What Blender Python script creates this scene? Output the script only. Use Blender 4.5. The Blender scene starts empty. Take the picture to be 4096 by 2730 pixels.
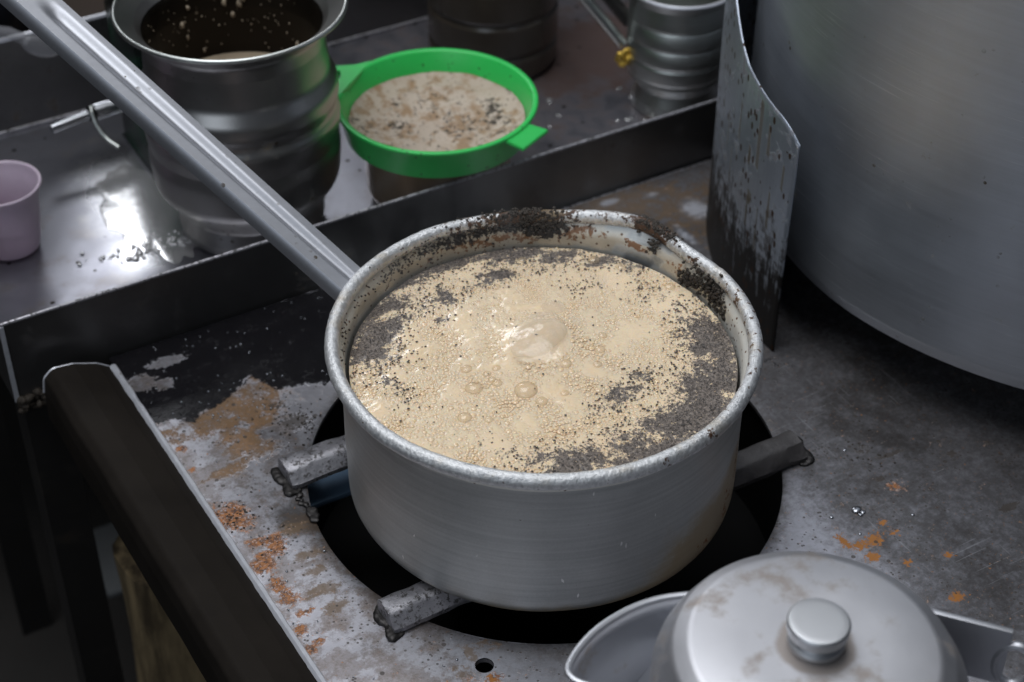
import bpy, bmesh, math, random
import numpy as np
from mathutils import Vector, Matrix, kdtree, noise
from mathutils.geometry import delaunay_2d_cdt

# ------------------------------------------------------------------ camera, world, lamps, exposure
scene = bpy.context.scene
col = scene.collection
rnd = random.Random(7)
rng = np.random.default_rng(7)
R = math.radians

cam_data = bpy.data.cameras.new('camera')
cam_data.sensor_width = 36.0
cam_data.lens = 61.64
cam_data.clip_start = 0.02
cam_data.clip_end = 50
cam = bpy.data.objects.new('camera', cam_data)
cam.location = (-0.3982, -0.6498, 0.7325)
cam.rotation_euler = (0.8904, -0.00396, -0.52346)
cam_data.dof.use_dof = True
cam_data.dof.focus_distance = 0.965
cam_data.dof.aperture_fstop = 7.5
cam_data.dof.aperture_blades = 7
col.objects.link(cam)
scene.camera = cam

world = bpy.data.worlds.new('World')
scene.world = world
world.use_nodes = True
wb = world.node_tree.nodes['Background']
wb.inputs[0].default_value = (0.55, 0.62, 0.75, 1)
wb.inputs[1].default_value = 0.06

def area(name, loc, target, sx, sy, power, color):
    l = bpy.data.lights.new(name, 'AREA')
    l.shape = 'RECTANGLE'; l.size = sx; l.size_y = sy; l.energy = power; l.color = color
    o = bpy.data.objects.new(name, l)
    o.location = loc
    d = Vector(target) - Vector(loc)
    o.rotation_euler = d.to_track_quat('-Z', 'Y').to_euler()
    col.objects.link(o)
    return o

# bright opening of the stall at the back left, a broad soft roof light, an added faint fill lamp at the front left
area('lamp_back', (0.29, 1.75, 1.00), (-0.05, 0.25, 0), 0.50, 0.50, 6.5, (0.92, 0.95, 1.0))
area('lamp_roof', (-0.22, 0.28, 1.75), (0.0, 0.10, 0.0), 1.25, 1.25, 27, (0.94, 0.965, 1.0))
area('lamp_fill', (-1.7, -1.1, 1.05), (0.0, 0.1, 0.05), 1.5, 1.2, 9, (0.80, 0.89, 1.0))

vs = scene.view_settings
vs.view_transform = 'Standard'
vs.look = 'None'
vs.exposure = 0.0
vs.gamma = 1.0
scene.cycles.use_denoising = True
scene.cycles.max_bounces = 8
scene.cycles.sample_clamp_indirect = 4.0

# ------------------------------------------------------------------ helpers
def link(o, parent=None):
    col.objects.link(o)
    if parent is not None:
        o.parent = parent
    return o

def mesh(name, verts, faces, mat, parent=None, smooth=True, attrs=None):
    me = bpy.data.meshes.new(name)
    me.from_pydata([tuple(v) for v in verts], [], [tuple(int(i) for i in f) for f in faces])
    me.update()
    if smooth:
        me.polygons.foreach_set('use_smooth', [True] * len(me.polygons))
    if mat is not None:
        me.materials.append(mat)
    for k, v in (attrs or {}).items():
        a = me.attributes.new(k, 'FLOAT', 'POINT')
        a.data.foreach_set('value', np.asarray(v, dtype=np.float32))
    o = bpy.data.objects.new(name, me)
    return link(o, parent)

def tag(o, label=None, cat=None, group=None, kind=None):
    if label: o['label'] = label
    if cat: o['category'] = cat
    if group: o['group'] = group
    if kind: o['kind'] = kind
    return o

def thing(name, label, cat, loc=(0, 0, 0), rotz=0.0, group=None):
    o = bpy.data.objects.new(name, None)
    o.empty_display_size = 0.02
    o.location = loc; o.rotation_euler = (0, 0, rotz)
    link(o)
    return tag(o, label, cat, group)

def auto_smooth(o, ang=35):
    me = o.data
    bm = bmesh.new(); bm.from_mesh(me)
    a = R(ang)
    for e in bm.edges:
        if len(e.link_faces) == 2 and e.calc_face_angle(0) > a:
            e.smooth = False
    bm.to_mesh(me); bm.free()
    return o

def round_profile(pts, rad=None, n=5):
    """fillet the corners of a 2-D polyline; a point may carry its own radius as third value"""
    out = []
    m = len(pts)
    for i, p in enumerate(pts):
        r = p[2] if len(p) > 2 else (rad or 0)
        if i in (0, m - 1) or r <= 0:
            out.append((p[0], p[1])); continue
        a = np.array(pts[i - 1][:2]); b = np.array(p[:2]); c = np.array(pts[i + 1][:2])
        u = (a - b); v = (c - b)
        lu, lv = np.hypot(*u), np.hypot(*v)
        u /= lu; v /= lv
        cosang = float(np.clip(u @ v, -1, 1)); half = math.acos(cosang) / 2
        if half > math.pi / 2 - 0.03:
            out.append((p[0], p[1])); continue
        t = min(r / math.tan(half), 0.48 * lu, 0.48 * lv)
        p0 = b + u * t; p1 = b + v * t
        for k in range(n + 1):
            s = k / n
            q = (1 - s) ** 2 * p0 + 2 * s * (1 - s) * b + s * s * p1
            out.append((q[0], q[1]))
    return out

def lathe(name, prof, mat, parent=None, segs=96, loc=(0, 0, 0), warp=None, attrs=None):
    verts, faces = [], []
    n = len(prof)
    th = [2 * math.pi * i / segs for i in range(segs)]
    poles = {}
    for j, (r, z) in enumerate(prof):
        for t in th:
            rr, zz = (r, z) if warp is None else warp(r, z, t)
            verts.append((loc[0] + rr * math.cos(t), loc[1] + rr * math.sin(t), loc[2] + zz))
    for j in range(n - 1):
        for i in range(segs):
            k = (i + 1) % segs
            faces.append((j * segs + i, j * segs + k, (j + 1) * segs + k, (j + 1) * segs + i))
    o = mesh(name, verts, faces, mat, parent)
    bm = bmesh.new(); bm.from_mesh(o.data)
    bmesh.ops.remove_doubles(bm, verts=bm.verts, dist=1e-6)
    bmesh.ops.recalc_face_normals(bm, faces=bm.faces)
    for f in bm.faces: f.smooth = True
    bm.to_mesh(o.data); bm.free()
    return auto_smooth(o, 40)

def sweep(name, path, prof_fn, mat, parent=None, up=(0, 0, 1), cap=True, closed=True):
    """sweep a 2-D section (side, up) along a path; prof_fn(i, t) returns the section's points"""
    verts, faces = [], []
    P = [Vector(p) for p in path]
    m = None
    N = len(P)
    for i, p in enumerate(P):
        d = (P[min(i + 1, N - 1)] - P[max(i - 1, 0)]).normalized()
        s = d.cross(Vector(up)).normalized()
        u = s.cross(d).normalized()
        sec = prof_fn(i, i / (N - 1))
        m = len(sec)
        for (a, b) in sec:
            verts.append(tuple(p + s * a + u * b))
    for i in range(N - 1):
        rngm = range(m) if closed else range(m - 1)
        for k in rngm:
            k2 = (k + 1) % m
            faces.append((i * m + k, i * m + k2, (i + 1) * m + k2, (i + 1) * m + k))
    if cap and closed:
        faces.append(tuple(range(m)))
        faces.append(tuple(range((N - 1) * m, N * m))[::-1])
    o = mesh(name, verts, faces, mat, parent)
    bm = bmesh.new(); bm.from_mesh(o.data)
    bmesh.ops.recalc_face_normals(bm, faces=bm.faces)
    bm.to_mesh(o.data); bm.free()
    return auto_smooth(o, 38)

def tube(name, path, rad, mat, parent=None, n=12, up=(0, 0, 1)):
    rf = rad if callable(rad) else (lambda t: rad)
    return sweep(name, path, lambda i, t: [(rf(t) * math.cos(2 * math.pi * k / n), rf(t) * math.sin(2 * math.pi * k / n)) for k in range(n)], mat, parent, up)

def box(name, lo, hi, mat, parent=None, bevel=0.0, segs=2):
    bm = bmesh.new()
    bmesh.ops.create_cube(bm, size=1.0)
    for v in bm.verts:
        v.co = Vector([(lo[k] + hi[k]) / 2 + v.co[k] * (hi[k] - lo[k]) for k in range(3)])
    if bevel:
        bmesh.ops.bevel(bm, geom=bm.edges[:], offset=bevel, segments=segs, affect='EDGES', profile=0.6)
    for f in bm.faces: f.smooth = True
    me = bpy.data.meshes.new(name); bm.to_mesh(me); bm.free()
    if mat: me.materials.append(mat)
    o = link(bpy.data.objects.new(name, me), parent)
    return auto_smooth(o, 35)

ICO = None
def ico_data():
    global ICO
    if ICO is None:
        bm = bmesh.new(); bmesh.ops.create_icosphere(bm, subdivisions=1, radius=1.0)
        ICO = (np.array([v.co[:] for v in bm.verts]), [[v.index for v in f.verts] for f in bm.faces])
        bm.free()
    return ICO
ICO2 = None
def ico2_data():
    global ICO2
    if ICO2 is None:
        bm = bmesh.new(); bmesh.ops.create_icosphere(bm, subdivisions=2, radius=1.0)
        ICO2 = (np.array([v.co[:] for v in bm.verts]), [[v.index for v in f.verts] for f in bm.faces])
        bm.free()
    return ICO2

class Lumps:
    """many small irregular lumps gathered in one mesh"""
    def __init__(s): s.v = []; s.f = []; s.n = 0
    def add(s, p, rx, ry, rz, jit=0.3, fine=False):
        V, F = ico2_data() if fine else ico_data()
        q = V * (1 + jit * (rng.random((len(V), 1)) - 0.5) * 2)
        a = rng.random() * 6.283
        q = q * [rx, ry, rz]
        q = np.c_[q[:, 0] * math.cos(a) - q[:, 1] * math.sin(a), q[:, 0] * math.sin(a) + q[:, 1] * math.cos(a), q[:, 2]]
        s.v.extend((q + np.array(p)).tolist())
        s.f.extend([[i + s.n for i in f] for f in F]); s.n += len(V)
    def build(s, name, mat, parent=None):
        return mesh(name, s.v, s.f, mat, parent)

def flake_mesh(name, centers, sizes, mat, parent=None):
    """flat irregular grains (octahedra)"""
    base = np.array([[1, 0, 0], [0, 1, 0], [-1, 0, 0], [0, -1, 0], [0, 0, .45], [0, 0, -.45]], float)
    bf = np.array([[0, 1, 4], [1, 2, 4], [2, 3, 4], [3, 0, 4], [1, 0, 5], [2, 1, 5], [3, 2, 5], [0, 3, 5]])
    n = len(centers)
    a = rng.random(n) * 6.283
    asp = 0.5 + 0.6 * rng.random(n)
    q = np.repeat(base[None], n, 0) * (1 + 0.5 * (rng.random((n, 6, 1)) - .5))
    q[:, :, 1] *= asp[:, None]
    x = q[:, :, 0] * np.cos(a)[:, None] - q[:, :, 1] * np.sin(a)[:, None]
    y = q[:, :, 0] * np.sin(a)[:, None] + q[:, :, 1] * np.cos(a)[:, None]
    q = np.stack([x, y, q[:, :, 2]], -1) * np.asarray(sizes)[:, None, None] + np.asarray(centers)[:, None, :]
    f = (bf[None] + 6 * np.arange(n)[:, None, None]).reshape(-1, 3)
    return mesh(name, q.reshape(-1, 3), f, mat, parent, smooth=False)

# ------------------------------------------------------------------ material helpers
class NT:
    def __init__(s, name):
        s.m = bpy.data.materials.new(name); s.m.use_nodes = True
        s.t = s.m.node_tree; s.b = s.t.nodes['Principled BSDF']
        s.co = s.t.nodes.new('ShaderNodeTexCoord').outputs['Object']
    def n(s, typ, **kw):
        nd = s.t.nodes.new(typ)
        for k, v in kw.items(): setattr(nd, k, v)
        return nd
    def l(s, a, b): s.t.links.new(a, b)
    def setin(s, sock, v):
        if hasattr(v, 'is_linked') or hasattr(v, 'links'): s.l(v, sock)
        else:
            if isinstance(v, (tuple, list)) and len(v) == 3 and sock.type == 'RGBA': v = (*v, 1)
            sock.default_value = v
    def mapping(s, scale=(1, 1, 1), rot=(0, 0, 0), vec=None, loc=(0, 0, 0)):
        m = s.n('ShaderNodeMapping'); m.inputs['Scale'].default_value = scale; m.inputs['Rotation'].default_value = rot
        m.inputs['Location'].default_value = loc
        s.l(vec or s.co, m.inputs['Vector']); return m.outputs[0]
    def noise(s, scale, detail=4, rough=0.55, vec=None, dist=0.0):
        nd = s.n('ShaderNodeTexNoise'); nd.inputs['Scale'].default_value = scale; nd.inputs['Detail'].default_value = detail
        nd.inputs['Roughness'].default_value = rough; nd.inputs['Distortion'].default_value = dist
        s.l(vec or s.co, nd.inputs['Vector']); return nd.outputs['Fac']
    def voro(s, scale, vec=None, feature='F1', out='Distance', rand=1.0):
        nd = s.n('ShaderNodeTexVoronoi', feature=feature); nd.inputs['Scale'].default_value = scale
        nd.inputs['Randomness'].default_value = rand
        s.l(vec or s.co, nd.inputs['Vector']); return nd.outputs[out]
    def ramp(s, fac, stops):
        nd = s.n('ShaderNodeValToRGB'); e = nd.color_ramp.elements
        while len(e) < len(stops): e.new(0.5)
        for el, (p, c) in zip(e, stops):
            el.position = p
            el.color = (c, c, c, 1) if isinstance(c, (int, float)) else (*c, 1)
        s.l(fac, nd.inputs[0]); return nd.outputs[0]
    def mix(s, fac, a, b, blend='MIX'):
        nd = s.n('ShaderNodeMix', data_type='RGBA', blend_type=blend)
        s.setin(nd.inputs[0], fac); s.setin(nd.inputs[6], a); s.setin(nd.inputs[7], b); return nd.outputs[2]
    def fmix(s, fac, a, b):
        nd = s.n('ShaderNodeMix', data_type='FLOAT')
        s.setin(nd.inputs[0], fac); s.setin(nd.inputs[2], a); s.setin(nd.inputs[3], b); return nd.outputs[0]
    def math(s, op, a, b=0.0, clamp=False):
        nd = s.n('ShaderNodeMath', operation=op, use_clamp=clamp)
        s.setin(nd.inputs[0], a); s.setin(nd.inputs[1], b); return nd.outputs[0]
    def attr(s, name):
        nd = s.n('ShaderNodeAttribute', attribute_name=name); return nd.outputs['Fac']
    def thr(s, v, lo, hi):
        nd = s.n('ShaderNodeMapRange', interpolation_type='SMOOTHSTEP'); s.setin(nd.inputs[0], v)
        nd.inputs[1].default_value = lo; nd.inputs[2].default_value = hi; return nd.outputs[0]
    def bump(s, h, strength=0.3, dist=0.001, normal=None):
        nd = s.n('ShaderNodeBump'); nd.inputs['Strength'].default_value = strength; nd.inputs['Distance'].default_value = dist
        s.setin(nd.inputs['Height'], h)
        if normal is not None: s.l(normal, nd.inputs['Normal'])
        return nd.outputs[0]
    def out(s, color=None, rough=None, metal=None, normal=None, **kw):
        if color is not None: s.setin(s.b.inputs['Base Color'], color)
        if rough is not None: s.setin(s.b.inputs['Roughness'], rough)
        if metal is not None: s.setin(s.b.inputs['Metallic'], metal)
        if normal is not None: s.l(normal, s.b.inputs['Normal'])
        for k, v in kw.items(): s.setin(s.b.inputs[k.replace('_', ' ')], v)
        return s.m

def metal_mat(name, base=(0.6, 0.61, 0.63), rough=0.4, metal=1.0, brush=(4, 4, 260), brush_amt=0.10, blotch=0.25, blotch_scale=14,
              stain=(0.10, 0.075, 0.045), stain_amt=0.0, stain_scale=22, speck=0.0, bump=0.12, rot=(0, 0, 0), scratch=0.0):
    t = NT(name)
    br = t.noise(1.0, 3, 0.6, t.mapping(brush, rot))
    bl = t.noise(blotch_scale, 5, 0.6)
    f = t.math('ADD', t.math('MULTIPLY', t.math('SUBTRACT', br, 0.5), brush_amt * 2), t.math('MULTIPLY', t.math('SUBTRACT', bl, 0.5), blotch * 2))
    dark = tuple(c * 0.55 for c in base); lite = tuple(min(1, c * 1.25) for c in base)
    c = t.mix(t.math('ADD', f, 0.5, clamp=True), dark, lite)
    r = t.math('ADD', t.math('MULTIPLY', f, 0.25), rough, clamp=True)
    m = metal
    if stain_amt:
        sm = t.thr(t.noise(stain_scale, 6, 0.65), 0.66 - stain_amt * 0.25, 0.76 - stain_amt * 0.1)
        c = t.mix(sm, c, stain)
        r = t.fmix(sm, r, 0.6)
        m = t.fmix(sm, m, 0.15)
    if speck:
        sp = t.math('MULTIPLY', t.math('LESS_THAN', t.voro(150), 0.22), t.thr(t.noise(40, 3), 0.62 - speck * 0.2, 0.70))
        c = t.mix(sp, c, (0.05, 0.035, 0.02)); m = t.fmix(sp, m, 0.0)
    if scratch:
        s1 = t.math('GREATER_THAN', t.noise(1.0, 2, 0.5, t.mapping((14, 14, 700), (0.5, 0.3, 0.2))), 0.68)
        s2 = t.math('GREATER_THAN', t.noise(1.0, 2, 0.5, t.mapping((20, 20, 900), (-0.6, -0.4, 0.1))), 0.69)
        sc = t.math('MULTIPLY', t.math('MAXIMUM', s1, s2), t.thr(t.noise(11, 4), 0.40, 0.62))
        c = t.mix(t.math('MULTIPLY', sc, scratch), c, (0.85, 0.86, 0.88))
    nr = t.bump(t.math('ADD', t.math('MULTIPLY', br, 0.4), bl), bump, 0.0006)
    return t.out(c, r, m, nr)

def simple(name, color, rough=0.5, metal=0.0, var=0.25, scale=30, bump=0.15, **kw):
    t = NT(name)
    nz = t.noise(scale, 5, 0.6)
    c = t.mix(nz, tuple(x * (1 - var) for x in color), tuple(min(1, x * (1 + var)) for x in color))
    return t.out(c, t.math('ADD', t.math('MULTIPLY', nz, 0.2), rough - 0.1, clamp=True), metal, t.bump(nz, bump, 0.0008), **kw)

# ------------------------------------------------------------------ materials
M = {}
# saucepan aluminium: dull oxide outside, brown stains low down, soot and rust splashes inside (attribute masks)
def pan_material():
    t = NT('pan_aluminium')
    br = t.noise(1.0, 3, 0.6, t.mapping((10, 10, 420)))
    fine = t.noise(900, 3, 0.6)
    bl = t.noise(18, 5, 0.6)
    f = t.math('ADD', t.math('MULTIPLY', t.math('SUBTRACT', br, 0.5), 1.0), t.math('MULTIPLY', t.math('SUBTRACT', bl, 0.5), 1.0))
    f = t.math('ADD', f, t.math('MULTIPLY', t.math('SUBTRACT', fine, 0.5), 0.5))
    c = t.mix(t.math('ADD', f, 0.5, clamp=True), (0.36, 0.375, 0.37), (0.64, 0.65, 0.64))
    r = t.math('ADD', t.math('MULTIPLY', f, 0.15), 0.46, clamp=True)
    # short bright scratches
    sc = t.math('MULTIPLY', t.math('GREATER_THAN', t.noise(1.0, 1, 0.3, t.mapping((420, 420, 90), (0.9, 0.7, 0))), 0.775), t.math('GREATER_THAN', t.noise(60, 2), 0.52))
    c = t.mix(sc, c, (0.88, 0.88, 0.86))
    fz = t.noise(230, 5, 0.7); fm = t.noise(70, 5, 0.65)
    def msk(name, a, b, nz=fm, amt=0.9):
        return t.thr(t.math('ADD', t.attr(name), t.math('MULTIPLY', t.math('SUBTRACT', nz, 0.5), amt)), a, b)
    tan = msk('tan', 0.25, 0.85, fm, 0.8)
    c = t.mix(t.math('MULTIPLY', tan, 0.75), c, (0.34, 0.235, 0.10))
    rust = msk('rust', 0.50, 0.62, fz, 2.4)
    c = t.mix(t.math('MULTIPLY', rust, 0.9), c, (0.28, 0.105, 0.02))
    ins = t.attr('inside')
    c = t.mix(ins, c, t.mix(bl, (0.62, 0.61, 0.56), (0.80, 0.79, 0.74)))
    c = t.mix(t.math('MULTIPLY', tan, t.math('MULTIPLY', ins, 0.55)), c, (0.42, 0.31, 0.16))
    c = t.mix(t.math('MULTIPLY', rust, 0.9), c, (0.20, 0.075, 0.015))
    dk = msk('soot', 0.46, 0.56, fz, 2.2)
    c = t.mix(dk, c, (0.022, 0.017, 0.012))
    sp = t.math('MULTIPLY', t.math('LESS_THAN', t.voro(260), 0.20), t.thr(t.math('ADD', t.attr('spots'), t.noise(90, 2)), 0.92, 1.05))
    c = t.mix(sp, c, (0.10, 0.045, 0.015))
    film = t.math('MAXIMUM', t.math('MAXIMUM', rust, dk), sp)
    m = t.fmix(film, t.fmix(ins, t.fmix(tan, 0.92, 0.55), 0.45), 0.0)
    r = t.fmix(film, t.fmix(ins, r, 0.55), 0.65)
    nr = t.bump(t.math('ADD', t.math('MULTIPLY', bl, 1.0), t.math('ADD', t.math('MULTIPLY', fine, 0.2), t.math('MULTIPLY', br, 0.3))), 0.3, 0.0008)
    nr = t.bump(dk, 0.5, 0.0006, nr)
    return t.out(c, r, m, nr)
M['pan'] = pan_material()
def rim_material():
    t = NT('hammered_rim')
    bl = t.noise(1.0, 5, 0.65, t.mapping((420, 420, 260), (0.6, 0.4, 0.8)))
    c = t.mix(t.thr(bl, 0.35, 0.65), (0.56, 0.57, 0.58), (0.76, 0.765, 0.77))
    sp = t.thr(t.math('ADD', t.noise(170, 4, 0.7), t.math('MULTIPLY', t.attr('spotty'), 0.09)), 0.645, 0.69)
    sp = t.math('MAXIMUM', sp, t.thr(t.math('ADD', t.attr('soot'), t.math('MULTIPLY', t.math('SUBTRACT', t.noise(260, 6, 0.75), 0.5), 2.6)), 0.52, 0.62))
    c = t.mix(sp, c, t.mix(t.noise(350, 3), (0.016, 0.010, 0.006), (0.12, 0.05, 0.018)))
    tn = t.math('MULTIPLY', t.thr(t.noise(45, 5, 0.65), 0.5, 0.75), 0.5)
    c = t.mix(tn, c, (0.42, 0.33, 0.2))
    return t.out(c, t.math('ADD', t.math('MULTIPLY', bl, 0.2), 0.40), t.fmix(sp, 0.8, 0.0), t.bump(bl, 0.7, 0.0014))
M['rim'] = rim_material()
M['handle'] = metal_mat('handle_steel', (0.50, 0.51, 0.545), 0.52, brush=(30, 500, 500), brush_amt=0.10, blotch=0.10, stain_amt=0.0, speck=0.1, bump=0.08)
M['crust'] = simple('burnt_tea_crust', (0.030, 0.022, 0.015), 0.75, 0, 0.5, 500, 0.5)
M['aluminium'] = metal_mat('kettle_aluminium', (0.60, 0.61, 0.645), 0.50, brush=(5, 5, 160), brush_amt=0.06, blotch=0.12, stain=(0.30, 0.22, 0.15), stain_amt=0.28, stain_scale=26, bump=0.05)
def lid_material():
    t = NT('lid_aluminium')
    bl = t.noise(18, 5, 0.6); n2 = t.noise(34, 6, 0.65)
    c = t.mix(bl, (0.44, 0.44, 0.465), (0.60, 0.60, 0.625))
    st = t.math('MAXIMUM', t.thr(n2, 0.52, 0.68), t.thr(t.math('ADD', t.attr('dirt'), t.math('MULTIPLY', t.math('SUBTRACT', n2, 0.5), 1.2)), 0.35, 0.75))
    c = t.mix(t.math('MULTIPLY', st, 0.6), c, (0.20, 0.14, 0.09))
    return t.out(c, t.math('ADD', t.math('MULTIPLY', bl, 0.15), 0.42), t.fmix(st, 0.95, 0.5), t.bump(t.noise(500, 3), 0.05, 0.0005))
M['lid'] = lid_material()
M['knob'] = metal_mat('knob_aluminium', (0.58, 0.59, 0.61), 0.46, blotch=0.15, bump=0.05)
M['big_pot'] = metal_mat('pot_aluminium', (0.56, 0.59, 0.635), 0.52, brush=(14, 14, 420), brush_amt=0.14, blotch=0.34, blotch_scale=9, speck=0.1, bump=0.06, rot=(0.35, 0.25, 0), scratch=0.5, stain=(0.25, 0.20, 0.13), stain_amt=0.05, stain_scale=45)
M['jug'] = metal_mat('jug_steel', (0.44, 0.43, 0.42), 0.36, brush=(4, 4, 120), brush_amt=0.05, blotch=0.18, blotch_scale=18, stain=(0.20, 0.15, 0.09), stain_amt=0.12, stain_scale=20, speck=0.2, bump=0.05)
M['jug_inside'] = metal_mat('jug_inside', (0.022, 0.018, 0.014), 0.4, blotch=0.4, blotch_scale=40, metal=0.8, stain=(0.5, 0.42, 0.32), stain_amt=0.02, stain_scale=60)
M['mug'] = metal_mat('mug_steel', (0.52, 0.54, 0.52), 0.38, brush=(4, 4, 300), brush_amt=0.07, blotch=0.12, bump=0.04)
M['chrome'] = metal_mat('tap_chrome', (0.50, 0.51, 0.54), 0.2, blotch=0.08, bump=0.02)
M['dark_steel'] = metal_mat('grimy_steel', (0.05, 0.047, 0.045), 0.5, metal=0.7, blotch=0.3, stain=(0.03, 0.022, 0.016), stain_amt=0.4, bump=0.15)
M['guard'] = simple('guard_dark_paint', (0.015, 0.0125, 0.0105), 0.7, 0.0, 0.5, 25, 0.1, Specular_IOR_Level=0.05)
M['black_iron'] = simple('black_iron', (0.005, 0.005, 0.005), 0.8, 0.0, 0.4, 60, 0.3, Specular_IOR_Level=0.1)
M['cut_edge'] = metal_mat('bare_cut_edge', (0.68, 0.69, 0.74), 0.40, metal=0.5, blotch=0.25, blotch_scale=160, stain_amt=0.1, stain_scale=120, bump=0.4)
M['weld'] = metal_mat('weld_metal', (0.05, 0.047, 0.046), 0.5, metal=0.9, blotch=0.3, blotch_scale=180, bump=0.3)
def bar_material():
    t = NT('support_bar_steel')
    n1 = t.noise(110, 6, 0.7); n2 = t.noise(300, 4, 0.7); n3 = t.noise(45, 4)
    c = t.mix(n1, (0.22, 0.215, 0.23), (0.52, 0.51, 0.545))
    sm = t.math('MAXIMUM', t.thr(n2, 0.50, 0.62), t.thr(t.math('ADD', t.attr('shade_soot'), t.math('MULTIPLY', t.math('SUBTRACT', n1, 0.5), 1.2)), 0.35, 0.8))
    c = t.mix(t.math('MULTIPLY', sm, 0.9), c, (0.030, 0.025, 0.022))
    return t.out(c, t.math('ADD', t.math('MULTIPLY', n1, 0.3), 0.32), t.fmix(sm, 0.85, 0.2), t.bump(t.math('ADD', n1, t.math('MULTIPLY', n2, 0.5)), 0.6, 0.0012))
M['bar'] = bar_material()
M['blue'] = simple('blue_paint', (0.10, 0.16, 0.24), 0.45, 0.2, 0.25, 50)
def plastic(name, color, rough=0.35, sss=0.15):
    t = NT(name); nz = t.noise(60, 4)
    c = t.mix(nz, tuple(x * 0.9 for x in color), tuple(min(1, x * 1.08) for x in color))
    return t, c, nz
t, c, nz = plastic('green_plastic', (0.03, 0.52, 0.10))
sp = t.math('MULTIPLY', t.math('LESS_THAN', t.voro(240), 0.2), t.thr(t.noise(60, 4, 0.6), 0.54, 0.62))
c = t.mix(sp, c, (0.03, 0.022, 0.012))
M['green'] = t.out(c, 0.34, 0.0, t.bump(nz, 0.05, 0.001), Subsurface_Weight=0.15, Subsurface_Radius=(0.004, 0.008, 0.004), Subsurface_Scale=1.0)
t, c, nz = plastic('lilac_plastic', (0.66, 0.55, 0.65))
M['cup'] = t.out(c, 0.36, 0.0, t.bump(nz, 0.05, 0.001), Subsurface_Weight=0.25, Subsurface_Radius=(0.004, 0.003, 0.004), Transmission_Weight=0.35)
t = NT('jar_glass'); nz = t.noise(30, 4)
M['jar'] = t.out(t.mix(nz, (0.030, 0.024, 0.019), (0.055, 0.045, 0.036)), 0.25, 0.0, t.bump(nz, 0.05, 0.002), Coat_Weight=0.3, Coat_Roughness=0.25)
t = NT('urn_enamel'); nz = t.noise(24, 5)
M['urn'] = t.out(t.mix(t.thr(nz, 0.45, 0.65), (0.010, 0.014, 0.012), (0.012, 0.07, 0.035)), 0.25, 0.3, t.bump(nz, 0.1, 0.001))
# cloth filter
def cloth():
    t = NT('filter_cloth')
    w1 = t.n('ShaderNodeTexWave', wave_type='BANDS', bands_direction='X'); w1.inputs['Scale'].default_value = 160
    t.l(t.co, w1.inputs[0])
    n1 = t.noise(35, 5, 0.6); n2 = t.noise(95, 5, 0.65)
    c = t.mix(n1, (0.36, 0.275, 0.205), (0.56, 0.475, 0.40))
    c = t.mix(t.math('MULTIPLY', t.thr(n2, 0.46, 0.62), 0.8), c, (0.27, 0.155, 0.07))
    dk = t.thr(t.math('ADD', t.noise(250, 5, 0.7), t.math('MULTIPLY', t.math('SUBTRACT', n1, 0.5), 0.8)), 0.60, 0.67)
    c = t.mix(dk, c, (0.035, 0.025, 0.016))
    return t.out(c, 0.85, 0, t.bump(t.math('ADD', t.math('MULTIPLY', w1.outputs['Fac'], 0.25), n2), 0.4, 0.0012))
M['cloth'] = cloth()
M['grain'] = simple('tea_leaf', (0.055, 0.047, 0.045), 0.5, 0, 0.5, 300, 0.1)
# foam
def foam_material():
    t = NT('tea_foam')
    n1 = t.noise(24, 4, 0.55)
    c = t.mix(n1, (0.78, 0.598, 0.393), (0.87, 0.725, 0.525))
    fine = t.voro(640, None, 'SMOOTH_F1')
    lf = t.attr('leaf')
    g = t.noise(520, 5, 0.75); g2 = t.noise(150, 6, 0.7)
    k = t.thr(t.math('ADD', lf, t.math('ADD', t.math('MULTIPLY', t.math('SUBTRACT', g, 0.5), 2.0), t.math('MULTIPLY', t.math('SUBTRACT', g2, 0.5), 2.2))), 0.40, 0.66)
    lc = t.mix(t.thr(t.noise(620, 5, 0.8), 0.3, 0.72), (0.030, 0.024, 0.022), (0.28, 0.235, 0.20))
    c = t.mix(k, c, lc)
    nr = t.bump(t.math('MULTIPLY', fine, -1.0), 0.12, 0.0012)
    return t.out(c, t.fmix(k, 0.2, 0.38), 0.0, nr, Subsurface_Weight=t.fmix(k, 0.6, 0.1), Subsurface_Radius=(0.004, 0.003, 0.0018), Subsurface_Scale=1.0, Coat_Weight=0.2, Coat_Roughness=0.14)
M['foam'] = foam_material()
def film_material(name, body, colr, rough=0.05, refl=0.5, wob=0.2):
    """thin wet bubble wall: mostly see-through, mirror-like at grazing angles"""
    t = NT(name)
    tr = t.n('ShaderNodeBsdfTransparent'); gl = t.n('ShaderNodeBsdfGlossy'); gl.inputs['Roughness'].default_value = rough
    df = t.n('ShaderNodeBsdfDiffuse'); df.inputs['Color'].default_value = (*colr, 1)
    lw = t.n('ShaderNodeLayerWeight'); lw.inputs['Blend'].default_value = 0.32
    nb = t.bump(t.noise(60, 3, 0.6, dist=1.0), wob, 0.004)
    for q in (gl.inputs['Normal'], lw.inputs['Normal']): t.l(nb, q)
    m1 = t.n('ShaderNodeMixShader'); m1.inputs[0].default_value = body; t.l(tr.outputs[0], m1.inputs[1]); t.l(df.outputs[0], m1.inputs[2])
    m2 = t.n('ShaderNodeMixShader'); t.l(t.math('ADD', t.math('MULTIPLY', lw.outputs['Fresnel'], refl), 0.035, True), m2.inputs[0]); t.l(m1.outputs[0], m2.inputs[1]); t.l(gl.outputs[0], m2.inputs[2])
    t.l(m2.outputs[0], t.t.nodes['Material Output'].inputs['Surface'])
    return t.m
M['bubble'] = film_material('tea_bubble', 0.22, (0.80, 0.60, 0.36), 0.04, 0.35, 0.05)
M['boil'] = film_material('boiling_bubble', 0.16, (0.86, 0.77, 0.64), 0.09, 0.14, 0.5)
t = NT('froth'); n1 = t.noise(80, 3)
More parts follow.
